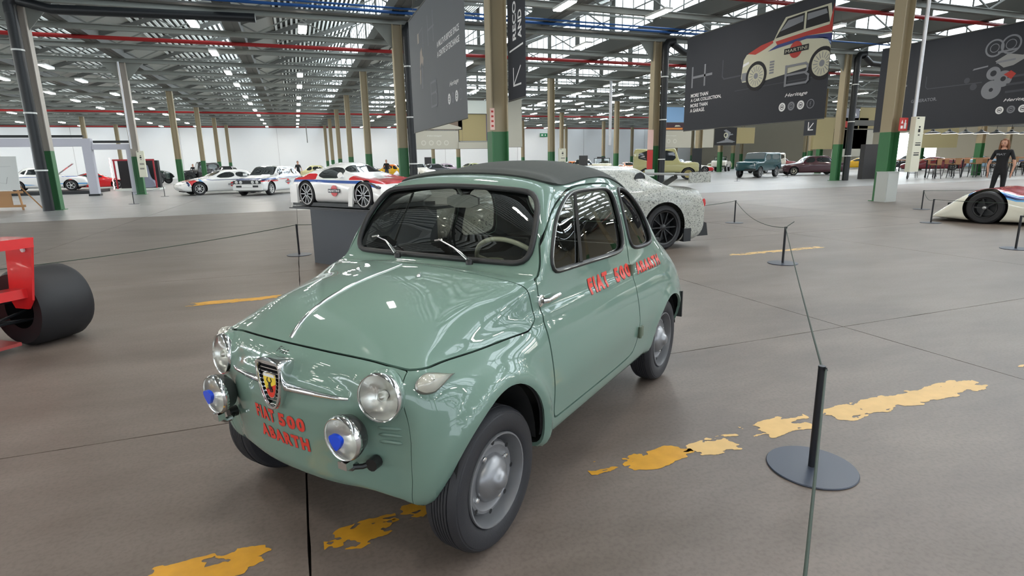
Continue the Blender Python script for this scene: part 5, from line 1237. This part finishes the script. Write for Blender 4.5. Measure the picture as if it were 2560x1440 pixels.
HU = [[(.44, 1.76), (.44, 2.50)], [(.50, 2.12), (1.62, 2.12)], [(1.22, 1.76), (1.22, 2.50)]]
for st in HU: B.stroke(st, .09, PG)
B.stroke([(2.26, 2.5), (2.26, 1.92), (2.36, 1.82), (3.25, 1.82)], .05, PDG); B.stroke([(3.0, 1.30), (6.9, 1.32)], .02, PDG)
for k, tx in enumerate(('MORE THAN', 'A CAR COLLECTION,', 'MORE THAN', 'A GARAGE.')): B.text(tx, .40, 1.33 - k * .20, (1.08, 1.86, 1.08, .92)[k], .145, PW, 0, .02)
# printed rally car, nose to the left
def T(pts): return [(3.29 + x * 4.1, 1.47 + z * 4.1) for x, z in pts]
B.poly(T([(.0, .06), (.02, .21), (.055, .25), (.09, .255), (.235, .30), (.36, .315), (.405, .39), (.47, .47), (.90, .475), (.955, .33), (.96, .09), (.93, .04), (.80, .02), (.76, .05), (.26, .0), (.24, .02), (.10, .02), (.02, .02)]), PCR, 1)
B.poly(T([(.375, .325), (.49, .455), (.66, .462), (.66, .34)]), PK, 2); B.poly(T([(.68, .34), (.68, .462), (.87, .46), (.90, .345)]), PK, 2); B.poly(T([(.42, .37), (.50, .44), (.65, .445), (.65, .40)]), PG, 3); B.poly(T([(.69, .40), (.69, .448), (.86, .445), (.875, .41)]), PG, 3)
B.poly(T([(.07, .255), (.22, .30), (.35, .315), (.355, .295), (.26, .26), (.16, .235)]), PRED, 3); B.poly(T([(.38, .30), (.66, .315), (.90, .325), (.955, .47), (.97, .47), (.965, .27), (.70, .285), (.40, .27)]), PRED, 3)
B.poly(T([(.30, .235), (.40, .27), (.70, .285), (.96, .26), (.96, .225), (.70, .262), (.42, .245)]), PBL, 3); B.poly(T([(.78, .262), (.96, .225), (.955, .17), (.90, .22)]), PBL, 3); B.poly(T([(.84, .24), (.96, .20), (.955, .185), (.90, .215)]), PLB, 4)
for cx in (.185, .865):
    a, b = T([(cx, .055)])[0]; B.disc(a, b, .50, PK, 4); B.disc(a, b, .385, PCR, 5); B.disc(a, b, .10, PG, 6)
    for k in range(16): an = k * PI / 8; B.stroke([(a + .17 * math.cos(an), b + .17 * math.sin(an)), (a + .33 * math.cos(an), b + .33 * math.sin(an))], .022, PG, 6)
a, b = T([(.60, .20)])[0]; B.disc(a, b, .26, PRED, 4); B.poly([(a - .48, b - .09), (a + .52, b - .09), (a + .52, b + .09), (a - .48, b + .09)], PK, 5); B.text('MARTINI', a - .42, b - .05, .88, .10, PCR, 6)
for k in range(5): B.poly(T([(.335, .05 + .022 * k), (.385, .05 + .022 * k), (.385, .064 + .022 * k), (.335, .064 + .022 * k)]), PG, 4)
B.poly(T([(.015, .15), (.09, .17), (.09, .19), (.02, .175)]), PW, 4); B.poly(T([(.01, .03), (.09, .03), (.09, .10), (.01, .10)]), PG, 3); B.poly(T([(.93, .48), (1.0, .53), (1.0, .42), (.96, .40)]), PCR, 2)
B.stroke([(5.42, 1.20), (5.42, 1.80)], .09, PG, 7); B.stroke([(5.42, 1.80), (6.22, 1.80), (6.30, 1.74), (6.30, 1.58), (6.24, 1.52), (5.42, 1.52)], .07, PG, 8); B.stroke([(6.24, 1.50), (6.36, 1.42), (6.36, 1.27), (6.28, 1.20), (5.42, 1.20)], .07, PG, 9)
B.logos(5.21, .39, .93)
B = Banner('hanging_banner', 'big charcoal banner with a printed engine picture at the right edge, behind the beige column', (28.3, 21.9, ZB0), (0, -1, 0), 8.6, 4.05, BANG)
for st in ([(.55, 1.75), (.55, 2.5)], [(.60, 2.12), (1.45, 2.12)], [(1.2, 1.75), (1.2, 2.5)]): B.stroke(st, .09, PG)
B.stroke([(2.4, 2.4), (2.4, 1.95), (2.5, 1.85), (4.8, 1.85)], .04, PDG); B.text("IT'S A", .48, 1.28, .62, .15, PW, 0, .02); B.text('GENERATOR.', 1.8, 1.28, 1.2, .15, PG, 0, .02)
for (a, b, r, r0) in ((4.65, 2.75, .36, .29), (5.25, 2.80, .38, .31), (4.75, 1.72, .27, .12), (5.15, 1.45, .33, .10), (4.75, 1.05, .38, .08), (4.75, 1.05, .28, .24), (5.25, 2.80, .20, .17), (4.65, 2.75, .18, .15)): B.disc(a + .47, b + .44, r, PG, 1 + r * 3, r0)
SHF = lambda P: [(x + .47, y + .44) for x, y in P]
B.poly(SHF([(4.75, 2.2), (5.2, 2.45), (5.75, 2.3), (5.85, 2.5), (5.9, 2.2), (5.45, 1.95), (5.1, 1.9)]), mat('print_mid', srgb(150, 150, 150), rough=.7), 2); B.poly(SHF([(3.9, 1.95), (4.5, 2.02), (4.5, 2.08), (3.95, 2.02)]), PG, 2); B.poly(SHF([(5.15, 1.62), (5.4, 1.75), (5.6, 1.6), (5.45, 1.4)]), PRED, 3)
for bb in (1.15, 1.45, .85): B.poly(SHF([(5.3, bb), (7.0, bb + .05), (7.0, bb + .13), (5.3, bb + .09)]), PDG, 2)
for bb in (2.1, 2.5): B.poly(SHF([(4.8, bb), (5.5, bb + .05), (5.5, bb + .12), (4.8, bb + .09)]), PG, 3)
B.disc(4.2, 2.0, .12, PDG, 1); B.disc(4.5, 1.7, .14, PDG, 1); B.logos(5.51, .49, 1.0)
B = Banner('hanging_banner', 'grey portrait banner hanging left of the green footed column near the middle', (4.15, 21.13, 2.44), (0, -1, 0), 6.95, 3.75, BANLIT)
B.stroke([(2.95, 2.45), (2.95, 3.25)], .06, PG); B.stroke([(2.98, 2.85), (3.75, 2.85)], .06, PG, 1); B.stroke([(3.65, 2.45), (3.65, 3.25)], .06, PG)
B.stroke([(1.5, 3.0), (2.2, 3.1), (2.2, 2.0)], .03, PG)
for k, tx in enumerate(('A MULTI-PURPOSE SPACE', 'A CENTRE OF EXCHANGE')): B.text(tx, 4.05, 2.16 - k * .27, 2.4, .16, PW, 0, .02)
B.stroke([(3.05, .62), (3.05, 1.32)], .06, PG); B.stroke([(3.05, 1.32), (3.72, 1.32), (3.80, 1.24), (3.80, 1.06), (3.72, 1.0), (3.05, 1.0)], .06, PG, 1); B.stroke([(3.72, .98), (3.86, .90), (3.86, .70), (3.78, .62), (3.05, .62)], .06, PG, 2)
PSK = mat('print_figure', srgb(170, 158, 148), rough=.7)
B.poly([(1.65, 2.2), (1.72, 2.45), (1.98, 2.55), (2.05, 2.3), (2.2, 2.2), (2.1, 1.95), (1.95, 2.1), (1.75, 2.05), (1.6, 1.95)], PSK, 1); B.poly([(1.55, 1.45), (1.6, 1.9), (1.75, 1.95), (1.68, 1.5)], PSK, 1); B.poly([(1.4, 2.75), (1.62, 2.75), (1.62, 3.05), (1.4, 3.05)], PSK, 1); B.poly([(1.8, 1.3), (1.95, 1.95), (2.08, 1.9), (1.95, 1.3)], PG, 1)
B.logos(5.08, .52, .93, BANLIT)
B = Banner('hanging_banner', 'narrow charcoal banner with upright letters and an arrow right of the green footed column', (4.45, 12.0, 2.62), (0, -1, 0), .98, 4.4, BANG)
B.text('RECO', .50, 1.16, .74, .20, PW, 0, .03, 0, True); B.text('AND', .80, 1.14, .54, .20, PW, 0, .03, 0, True)
B.stroke([(.12, .98), (.86, 1.02)], .035, PW); B.stroke([(.32, .62), (.32, .28), (.74, .28)], .035, PW); B.stroke([(.34, .30), (.72, .62)], .035, PW)
B = Banner('hanging_banner', 'small charcoal banner with an arrow below the right end of the rally car banner', (27.9, 25.95, 2.55), (0, -1, 0), .85, .95, BANG)
B.stroke([(.30, .72), (.30, .30), (.62, .30)], .05, PW); B.stroke([(.32, .32), (.62, .66)], .05, PW)
def panel(label, x0, x1, z0, z1, y, m): return Banner('exhibition_banner', label, (x0, y, z0), (1, 0, 0), x1 - x0, z1 - z0, m, 'panel', .05)
PGR = mat('panel_greige', srgb(178, 176, 164), rough=.7); PKH = mat('panel_khaki', srgb(160, 148, 108), rough=.7); PPL = mat('panel_pale', srgb(206, 212, 206), rough=.7); PBR = mat('panel_brown', srgb(120, 104, 92), rough=.7)
B = panel('greige panel with four pale round logos below the grey portrait banner', 8.7, 12.7, 2.5, 3.95, 46, PGR); B.text('Heritage', 1.35, .95, 1.2, .14, PPL, 0, 0, .3)
for k in range(4): B.disc(1.05 + .62 * k, .48, .20, mat('print_pale', srgb(196, 196, 186), rough=.7), 0, .12)
B = panel('brown photo panel half hidden by the grey portrait banner', 8.9, 13.0, 4.0, 5.2, 46, PBR); B.poly([(.5, .25), (2.8, .5), (4.0, .2), (4.0, .05), (.5, .05)], PGR); B.stroke([(2.2, .75), (3.3, .62)], .10, PK, 1); B.poly([(2.9, .75), (3.9, .9), (3.9, .7), (3.0, .6)], PPL, 2)
panel('pale blank panel high between the grey banner and the beige column', 13.3, 15.5, 5.25, 6.3, 45.8, PPL)
B = panel('khaki panel left of the green footed column', 12.65, 15.3, 3.12, 5.25, 46, PKH); B.poly([(2.38, 0), (2.62, 0), (2.62, 2.13), (2.38, 2.13)], mat('print_violet', srgb(84, 80, 110), rough=.7))
panel('narrow grey panel under the khaki panel', 12.6, 15.5, 2.5, 3.06, 45.9, PGR)
panel('tall greige panel right of the green footed column', 16.9, 18.2, 2.6, 6.6, 46, PGR)
B = panel('greige panel with pale round logos right of the second drainpipe', 31.3, 35.5, 2.4, 4.0, 46, PGR); B.text('Heritage', 1.3, 1.05, 1.2, .12, PPL, 0, 0, .3)
for k in range(3): B.disc(.95 + .7 * k, .62, .20, mat('print_pale'), 0, .12)
panel('khaki strip panel just right of the second drainpipe', 31.5, 32.3, 4.05, 6.2, 46, mat('panel_straw', srgb(176, 172, 128), rough=.7))
panel('sky blue picture panel behind the rally car banner', 32.35, 34.6, 4.72, 6.1, 46, mat('panel_sky', srgb(128, 166, 206), rough=.7))
B = panel('orange and dark picture panel under the sky blue one', 32.35, 34.6, 4.02, 4.68, 46, mat('panel_dark_red', srgb(60, 40, 50), rough=.7)); B.poly([(.1, .05), (2.1, .05), (2.1, .22), (.1, .2)], mat('print_orange', srgb(206, 130, 66), rough=.7)); B.poly([(1.2, .3), (1.9, .34), (1.7, .45), (1.3, .45)], PCR)
panel('greige panel right of the beige column under the rally car banner', 35.9, 38.1, 2.4, 4.4, 46, PGR)
B = panel('dark picture panel with an engine under the rally car banner', 38.25, 40.85, 2.6, 4.3, 46, PK); B.poly([(.4, .3), (1.2, .5), (1.4, 1.2), (1.0, 1.4), (1.3, 1.5), (1.9, 1.2), (1.6, .6), (2.3, .4), (2.2, .25)], PG); B.disc(1.3, .95, .25, PCR, 1, .15); B.stroke([(.3, .25), (2.4, .35)], .08, PG, 1); B.poly([(1.6, .9), (2.2, 1.0), (2.1, 1.1), (1.6, 1.05)], PG, 1)
panel('khaki panel right of the dark engine picture', 40.9, 43.1, 2.75, 4.3, 46, PKH)
B = panel('picture panel with a red car on grey beside the fourth column', 38.6, 40.95, 3.38, 4.9, 33, mat('panel_mist', srgb(150, 152, 162), rough=.7)); B.poly([(.1, .10), (1.6, .10), (1.7, .3), (1.4, .5), (.9, .62), (.5, .5), (.1, .3)], PRED); B.poly([(1.2, 1.1), (1.5, 1.35), (1.9, 1.25), (2.1, 1.0), (1.7, .9)], PW, 1); B.poly([(0, 1.52), (.0, .8), (.7, 1.52)], PPL)
panel('khaki panel beside the red car picture', 41.05, 42.7, 3.4, 5.0, 33, PKH)
panel('tall pale greige panel under the red car picture', 38.5, 42.7, 1.3, 3.34, 33, PGR)
# ---------------------------------------------------------------- things on the columns
CREAMP = mat('cream_panel', srgb(222, 220, 200), rough=.5)
def info(label, x, y, z0, z1, w, rz=0):
    t = thing('information_board', label, 'sign', (x, y, z0), rz)
    h = z1 - z0; q = MB(); q.box(0, w, -.03, .12, 0, h); q.build('board', CREAMP, t, 30)
    for k, (a, b, c, d) in enumerate(((.12, .35, .96, .98), (.42, .60, .80, .83), (.38, .62, .72, .78), (.42, .60, .66, .68), (.25, .85, .52, .535), (.25, .85, .48, .50), (.20, .80, .34, .355), (.20, .80, .30, .32))):
        q = MB(); q.box(w * a, w * b, -.034, -.03, h * c, h * d); q.build('print', PK, t)
    return t
info('cream info panel with black pictograms on the column with the extinguisher sign', 16.62, 11.62, .86, 2.40, .36)
info('cream info panel on the light column beside the red display box', -7.82, 35.75, .92, 2.28, .34)
info('cream info panel on a column in mid hall above the green car roof', 16.85, 35.8, .9, 2.2, .50)
t = thing('grey_cabinet', 'light grey metal cabinet at the foot of the column with the extinguisher sign', 'cabinet', (16.30, 12.0, 0))
q = MB(); q.box(-.22, .24, -.17, .17, 0, .86); q.build('body', mat('cabinet_grey', srgb(184, 188, 184), rough=.45), t, 30); q = MB(); q.box(-.20, .22, -.18, -.17, .04, .82); q.build('door', mat('cabinet_grey'), t); q = MB(); q.box(-.235, .255, -.185, .185, .86, .875); q.build('lid', mat('cabinet_grey'), t)
t = thing('extinguisher_sign', 'red square fire sign with white symbols on the beige column at right', 'sign', (16.24, 11.80, 2.02))
q = MB(); q.box(0, .34, -.01, .005, 0, .36); q.build('plate', mat('sign_red', srgb(190, 46, 40), rough=.4), t); q = MB(); q.box(.19, .28, -.013, -.01, .06, .22); q.box(.215, .255, -.013, -.01, .22, .30); q.build('symbol', PW, t); q = MB(); q.prism([(.06, .06), (.15, .06), (.15, .14), (.06, .14)], 'xz', -.013, -.01); q.prism([(.06, .20), (.15, .20), (.105, .30)], 'xz', -.013, -.01); q.build('symbol', PW, t)
t = thing('notice_strip', 'pink notice strip on the beige column above the green foot behind the roof', 'sign', (4.02, 12.02, 2.03)); q = MB(); q.box(0, .10, -.01, .004, 0, .45); q.build('sheet', mat('notice_pink', srgb(226, 190, 180), rough=.6), t)
for k in range(4): q = MB(); q.box(.025, .075, -.013, -.01, .06 + k * .10, .10 + k * .10); q.build('print', PRED, t)
t = thing('notice_strip', 'red and white notice strip beside the drainpipe in front of the khaki off-roader', 'sign', (15.98, 23.98, .55)); q = MB(); q.box(0, .30, -.03, .01, .35, 1.25); q.build('sheet', mat('sign_red'), t); q = MB(); q.box(0, .30, -.03, .01, 1.27, 2.2); q.build('sheet', mat('notice_pink'), t); q = MB(); q.box(-.1, .42, -.03, .01, .0, .33); q.build('sheet', PPL, t)
t = thing('exit_sign', 'small green exit sign on the far white wall', 'sign', (37.9, 87.8, 5.35)); q = MB(); q.box(0, 1.3, -.05, .05, 0, .55); q.build('plate', mat('exit_green', srgb(30, 130, 84), rough=.4), t); q = MB(); q.box(.2, .5, -.06, -.05, .15, .4); q.prism([(.75, .27), (1.0, .12), (1.0, .42)], 'xz', -.06, -.05); q.build('symbol', PW, t)
# ---------------------------------------------------------------- left: stall frame, display box, easel
FR = mat('frame_pale_grey', srgb(188, 188, 198), rough=.5)
t = thing('stall_frame', 'big pale grey portal frame with black track lights over the red and white cars', 'frame', (-10.1, 36.3, 0))
q = MB(); q.box(-.19, .21, -.19, .19, .0, 2.56); q.build('post', FR, t, 30); q = MB(); q.box(1.73, 1.99, -.14, .14, 0, 2.39); q.build('post', FR, t, 30)
q = MB(); q.box(-6.5, .22, -.2, .2, 2.55, 2.95); q.build('beam', FR, t, 30); q = MB(); q.box(.22, 2.0, -.15, .15, 2.38, 2.66); q.build('beam', FR, t, 30)
q = MB(); q.box(-6.3, -.1, -.1, .1, 3.0, 3.12); q.build('track_light', BLKP, t); q = MB(); q.box(.3, 1.9, -.08, .08, 2.72, 2.84); q.build('track_light', BLKP, t)
q = MB(); q.box(-.24, .26, -.24, .24, 0, .10); q.build('post_shoe', BLKP, t)
t = thing('display_box', 'red framed display box with dark inside and zigzag strip light at its left', 'display box', (-10.9, 43.6, 0))
RB = mat('frame_red', srgb(150, 34, 46), rough=.4)
q = MB(); q.box(-.1, 2.4, -.1, 1.6, 0, .12); q.build('base', PPL, t); 
for (a, b) in ((0, .08), (1.10, 1.18), (2.2, 2.28)): q = MB(); q.box(a, b, -.05, .05, .12, 1.95); q.build('frame_post', RB, t)
q = MB(); q.box(-.02, 2.3, -.06, .06, 1.88, 1.98); q.build('frame_beam', RB, t); q = MB(); q.box(.02, 2.28, .9, 1.5, .12, 1.9); q.build('back_panel', PK, t); q = MB(); q.tube([(-.15 + .04 * (k % 2), -.12, .1 + k * .14) for k in range(15)], .03, 6); q.build('zigzag_light', mat('neon_pink', srgb(255, 190, 190), rough=.4, emit=1.5), t)
q = MB(); q.prism(chaikin([(1.3, .15), (2.15, .15), (2.1, .55), (1.8, .75), (1.75, 1.6), (1.6, 1.6), (1.55, .6)], 2), 'xz', .1, .8); q.build('exhibit', mat('exhibit_grey', srgb(130, 134, 150), rough=.4), t, 40)
WOOD = mat('easel_wood', srgb(176, 132, 88), rough=.5)
t = thing('easel', 'wooden easel at the left edge holding a white drawing board', 'easel', (-9.62, 25.1, 0), R(-12))
for (a, b) in (((-.55, 0, 0), (-.30, .15, 1.75)), ((.45, 0, 0), (.20, .15, 1.75)), ((.75, .55, 0), (.10, .15, 1.2))): q = MB(); q.bar(a, b, .06, .04); q.build('leg', WOOD, t)
for z in (.14, .62): q = MB(); q.bar((-.62, -.02, z), (.55, -.02, z), .05, .08); q.build('crossbar', WOOD, t)
q = MB(); q.box(-.35, .15, -.02, .02, .14, .62); q.build('support_board', WOOD, t)
t = tag(MB().box(-.75, .50, -.03, .0, .70, 1.86).build('drawing_board', mat('board_white', srgb(214, 216, 214), rough=.6)), 'white board with a thin line drawing standing on the wooden easel', 'board'); t.location = (-9.64, 25.02, 0); t.rotation_euler = (R(-5), 0, R(-12))
q = MB(); q.bar((-.35, -.034, 1.02), (.1, -.034, .92), .012, .004); q.bar((.1, -.034, .92), (.16, -.034, 1.15), .012, .004); q.bar((-.3, -.034, 1.5), (.3, -.034, 1.52), .008, .004); q.build('line_drawing', PG, t)
t = tag(MB().tube([(1.75, 80, 4.3), (1.75, 80, ZB)], .05, 6).build('hanging_cable', GREYD), 'dark vertical cable hanging in front of the white end wall', 'cable')
# ---------------------------------------------------------------- right: bar table, stools, pendant lamps
t = thing('bar_table', 'long wooden topped bar table in front of the dark red coupe', 'table', (0, 0, 0))
q = MB(); q.box(32.2, 47, 22.7, 23.5, 1.04, 1.10); q.build('table_top', mat('bar_wood', srgb(176, 120, 88), rough=.4), t)
for k in range(14): q = MB(); x_ = 32.6 + (k // 2) * 2.3; y_ = 22.8 if k % 2 else 23.35; q.box(x_, x_ + .05, y_, y_ + .05, 0, 1.04); q.build('leg', BLKP, t)
s0 = thing('bar_stool', 'thin black bar stool with tan seat at the bar table', 'stool', (0, 0, 0), 0, 'stools at the bar table')
q = MB(); q.box(-.2, .2, -.18, .18, .76, .80); q.build('seat', mat('stool_tan', srgb(150, 110, 72), rough=.5), s0); q = MB(); q.prism([(-.17, .80), (.17, .80), (.2, 1.12), (-.2, 1.12)], 'xz', -.20, -.17); q.build('backrest', mat('stool_tan'), s0)
for (a, b) in ((-1, -1), (1, -1), (-1, 1), (1, 1)): q = MB(); q.bar((.24 * a, .22 * b, 0), (.16 * a, .14 * b, .77), .025); q.build('leg', BLKP, s0)
q = MB(); q.tube([(-.22, -.2, .28), (.22, -.2, .28), (.22, .2, .28), (-.22, .2, .28)], .011, 6, closed=True); q.build('foot_rail', BLKP, s0)
for k in range(16):
    o = s0 if k == 0 else dup(s0)
    o.location = (32.9 + k * .85 + (k % 3) * .08, 22.15 if k % 2 else 24.05, 0); o.rotation_euler = (0, 0, (0 if k % 2 else PI) + .2 * ((k * 7) % 5 - 2)); o['label'] = 'bar stool with tan seat, %s side of bar table, %s from left' % ('near' if k % 2 else 'far', ('first', 'second', 'third', 'fourth', 'fifth', 'sixth', 'seventh', 'eighth')[k // 2])
ORD = ('first', 'second', 'third', 'fourth', 'fifth', 'sixth', 'seventh', 'eighth')
p0 = thing('pendant_lamp', 'black dome pendant lamp with white inside over the bar table', 'lamp', (0, 0, 0), 0, 'pendant lamps over the bar table')
q = MB(); q.lathe([(.40, 0), (.36, .05), (.22, .11), (.10, .16), (.07, .24), (.001, .26)], (0, 0, 0), 'z', 24); q.build('shade', BLKP, p0, 50); q = MB(); q.lathe([(.385, -.005), (.34, .03), (.20, .09), (.001, .10)], (0, 0, 0), 'z', 24); q.build('shade_lining', mat('lamp_lining', (1, .94, .85), rough=.5, emit=1.2), p0, 50)
q = MB(); q.tube([(0, 0, .25), (0, 0, 4.25)], .01, 6); q.build('cord', BLKP, p0)
for k in range(8):
    o = p0 if k == 0 else dup(p0)
    o.location = (33.2 + k * 1.43, 23.1, 2.52); o['label'] = 'black dome pendant lamp over the bar table, %s from the left' % ORD[k]
t = tag(MB().box(31.0, 48, 25.2, 25.5, 3.1, 3.4).build('service_beam', GREYD), 'dark beam above the pendant lamps', 'beam')
for (x, m_, lb) in ((36.5, PKH, 'khaki partition behind the pendant lamps left of the bright doorway'), (47.2, PKH, 'khaki partition behind the pendant lamps right of the bright doorway')):
    tag(MB().box(x, x + 5.5, 33, 33.2, 1.9, 4.2).build('partition', m_), lb, 'partition')
tag(MB().box(31.3, 33.6, 24.6, 24.9, 0, 2.0).build('dark_screen', mat('screen_dark', srgb(52, 52, 54), rough=.5)), 'dark standing screen left of the column with the extinguisher sign', 'screen')
tag(MB().box(26.9, 27.7, 34.6, 34.7, 0, 2.1).build('dark_screen', BLKP), 'slim black totem right of the khaki off-roader', 'screen')
for (x, y, s_, lb) in ((22.6, 44.0, 1.5, 'small black standing sign right of the cream jeep'), (24.6, 44.5, 1.3, 'dark monitor stand left of the orange sports car'), (14.0, 66.0, 2.0, 'grey notice board beyond the small white hatchback')):
    q = MB(); q.box(x, x + .8, y, y + .06, .9, .9 + s_ * .6); q.box(x + .35, x + .45, y, y + .05, .03, .9); q.box(x + .1, x + .7, y - .2, y + .25, 0, .03); tag(q.build('standing_sign', mat('screen_dark')), lb, 'sign')
# ---------------------------------------------------------------- people
SKIN = mat('skin', srgb(200, 150, 126), rough=.5); HAIR = mat('hair_brown', srgb(120, 78, 50), rough=.6); CLB = mat('black_cloth', (.012, .012, .014), rough=.8); SHOE = mat('shoe_black', (.01, .01, .01), rough=.4)
def skinned(name, joints, edges, m, parent, root=0, sub=2):
    me = bpy.data.meshes.new(name); me.from_pydata([j[:3] for j in joints], edges, []); o = bpy.data.objects.new(name, me); COL.objects.link(o)
    md = o.modifiers.new('s', 'SKIN'); 
    if not me.skin_vertices: me.skin_vertices.new() if hasattr(me.skin_vertices, 'new') else None
    for i, j in enumerate(joints):
        v = me.skin_vertices[0].data[i]; r = j[3] if isinstance(j[3], tuple) else (j[3], j[3]); v.radius = r; v.use_root = (i == root)
    sb = o.modifiers.new('d', 'SUBSURF'); sb.levels = sub; sb.render_levels = sub
    dg = bpy.context.evaluated_depsgraph_get(); nm = bpy.data.meshes.new_from_object(o.evaluated_get(dg)); bpy.data.objects.remove(o)
    nm.name = name; nm.materials.clear()
    for q_ in (m if isinstance(m, (list, tuple)) else [m]): nm.materials.append(q_)
    nm.polygons.foreach_set('use_smooth', [True] * len(nm.polygons)); nm.update()
    r_ = bpy.data.objects.new(name, nm); COL.objects.link(r_); r_.parent = parent; return r_
def person(label, loc, rz, h=1.72, shirt=CLB, trousers=CLB, hair=HAIR, longhair=True, akimbo=True):
    s = h / 1.72; t = thing('person', label, 'person', loc, rz); t.scale = (s, s, s)
    # x = facing direction, y = left
    J = [(0, 0, .93, (.115, .15)), (0, 0, 1.06, (.095, .125)), (0, 0, 1.22, (.105, .145)), (0, 0, 1.38, (.095, .15)), (0, 0, 1.455, (.05, .06)), (.01, 0, 1.52, (.048, .05)),
         (0, .17, 1.39, .052), (.0, .24, 1.20, .042), (.03, .29, 1.03, .033), (.05, .27, .88, .024), (.06, .26, .83, .022),
         (0, -.17, 1.39, .052), (.0, -.24, 1.20, .042), (.03, -.29, 1.03, .033), (.05, -.27, .88, .024), (.06, -.26, .83, .022),
         (0, .085, .86, .085), (.01, .095, .50, .058), (.0, .10, .28, .048), (-.01, .10, .09, .035),
         (0, -.085, .86, .085), (.02, -.12, .50, .058), (.02, -.15, .28, .048), (.0, -.16, .09, .035)]
    E = [(0, 1), (1, 2), (2, 3), (3, 4), (4, 5), (3, 6), (6, 7), (7, 8), (8, 9), (9, 10), (3, 11), (11, 12), (12, 13), (13, 14), (14, 15), (0, 16), (16, 17), (17, 18), (18, 19), (0, 20), (20, 21), (21, 22), (22, 23)]
    b = skinned('body', J, E, [SKIN, shirt, trousers], t)
    for p in b.data.polygons:
        c = p.center
        if c.z < .96 and abs(c.y) < .225: p.material_index = 2
        elif c.z < .96: p.material_index = 0
        elif c.z < 1.44 and not (abs(c.y) > .20 and c.z < 1.17): p.material_index = 1
        else: p.material_index = 0
    # head with face
    q = MB(); n = 20; rings = []
    V = []; F = []
    for i in range(15):
        ph = PI * i / 14; z = math.cos(ph)
        for k in range(n):
            a = 2 * PI * k / n; rr_ = math.sin(ph); x = rr_ * math.cos(a); y = rr_ * math.sin(a)
            jaw = 1 - .28 * max(0, -z) ** 1.3
            X = x * .098 * (jaw if x < 0 else (1 - .12 * max(0, -z))); Y = y * .074 * jaw
            if x > .80 and abs(y) < .25 and -.30 < z < .12: X += .014
            V.append((X + .015, Y, 1.60 + z * .118))
    for i in range(14):
        for k in range(n): F.append((i * n + k, (i + 1) * n + k, (i + 1) * n + (k + 1) % n, i * n + (k + 1) % n))
    hd = ob('head', V, F, SKIN, t, 60)
    A_h = np.array(V); A_h = (A_h - [.015, 0, 1.60]) * [1.10, 1.12, 1.10] + [.008, 0, 1.603]
    cp_ = keep((A_h, F, [0] * len(F)), lambda Q: np.minimum(1.655 - Q[:, 2] + (Q[:, 0] - .02) * .35, np.maximum(Q[:, 0] + .005, 1.50 - Q[:, 2])), True)
    ob('hair_cap', cp_[0], cp_[1], hair, hd, 60)
    for sg in (1, -1):
        q = MB(); q.lathe([(.001, 0), (.011, .003), (.001, .006)], (.103, sg * .031, 1.605), 'x', 10); q.build('eye', PK, hd)
        q = MB(); q.tube([(.0, sg * .074, 1.575), (-.008, sg * .082, 1.60), (-.006, sg * .078, 1.625)], [.008, .011, .007], 6); q.build('ear', SKIN, hd, 60)
    q = MB(); q.tube([(.103, -.024, 1.535), (.108, 0, 1.533), (.103, .024, 1.535)], .006, 6); q.build('mouth', mat('lip', srgb(150, 80, 74), rough=.5), hd, 60)
    q = MB(); V = []; F = []; lo = 1.42 if longhair else 1.58
    HJ = [(.0, 0, 1.675, (.088, .088)), (-.045, 0, 1.60, (.095, .075)), (-.065, 0, 1.50, (.105, .05)), (-.06, 0, 1.38, (.10, .035))] if longhair else [(-.005, 0, 1.67, (.07, .085)), (-.04, 0, 1.61, (.07, .06))]
    skinned('hair', HJ, [(i, i + 1) for i in range(len(HJ) - 1)], hair, hd)
    if longhair:
        for sg in (1, -1): skinned('hair_strand', [(.02, sg * .05, 1.69, .045), (.01, sg * .082, 1.60, .03), (.0, sg * .095, 1.50, .034), (.01, sg * .10, 1.40, .022)], [(0, 1), (1, 2), (2, 3)], hair, hd)
    for sg in (1, -1):
        HP = [(.05, sg * .26, .84, .022), (.06, sg * .26, .79, .024), (.065, sg * .262, .755, .017)]
        skinned('hand', HP, [(0, 1), (1, 2)], SKIN, t, 0, 1)
        for k, (dx, ln) in enumerate(((-.022, .062), (-.007, .075), (.008, .078), (.023, .068))):
            q = MB(); q.tube([(.065 + dx, sg * .262, .765), (.067 + dx, sg * .258, .765 - ln * .5), (.072 + dx, sg * .250, .765 - ln)], [.0085, .008, .006], 6); q.build('finger', SKIN, t, 60)
        q = MB(); q.tube([(.085, sg * .26, .805), (.105, sg * .255, .775), (.108, sg * .250, .745)], [.011, .010, .007], 6); q.build('thumb', SKIN, t, 60)
        fy = .10 if sg > 0 else -.16
        skinned('shoe', [(-.05, fy, .045, .042), (.03, fy, .045, .045), (.12, fy, .035, (.04, .03))], [(0, 1), (1, 2)], SHOE, t, 1)
    return t
w = person('woman in black t-shirt and black trousers with long hair standing at the right', (17.9, 10.0, 0), R(190))
V, F = fittext('FIAT', .20, .05, .04); ob('shirt_print', [(.135 + .0, -.10 + a, 1.285 + b) for a, b, c in V], F, PG, w)
person('person in a dark jacket behind the boxy rally hatchback', (.2, 52.0, 0), R(-60), 1.78, CLB, CLB, mat('hair_dark', (.03, .02, .015), rough=.6), False)
person('person in black standing behind the model coupe beside a beige column', (7.0, 48.0, 0), R(-110), 1.74, CLB, mat('denim', srgb(52, 60, 84), rough=.8), HAIR, False)
person('distant visitor with dark clothes by the vintage cars', (-10.0, 68.0, 0), R(-70), 1.76, CLB, CLB, HAIR, False)
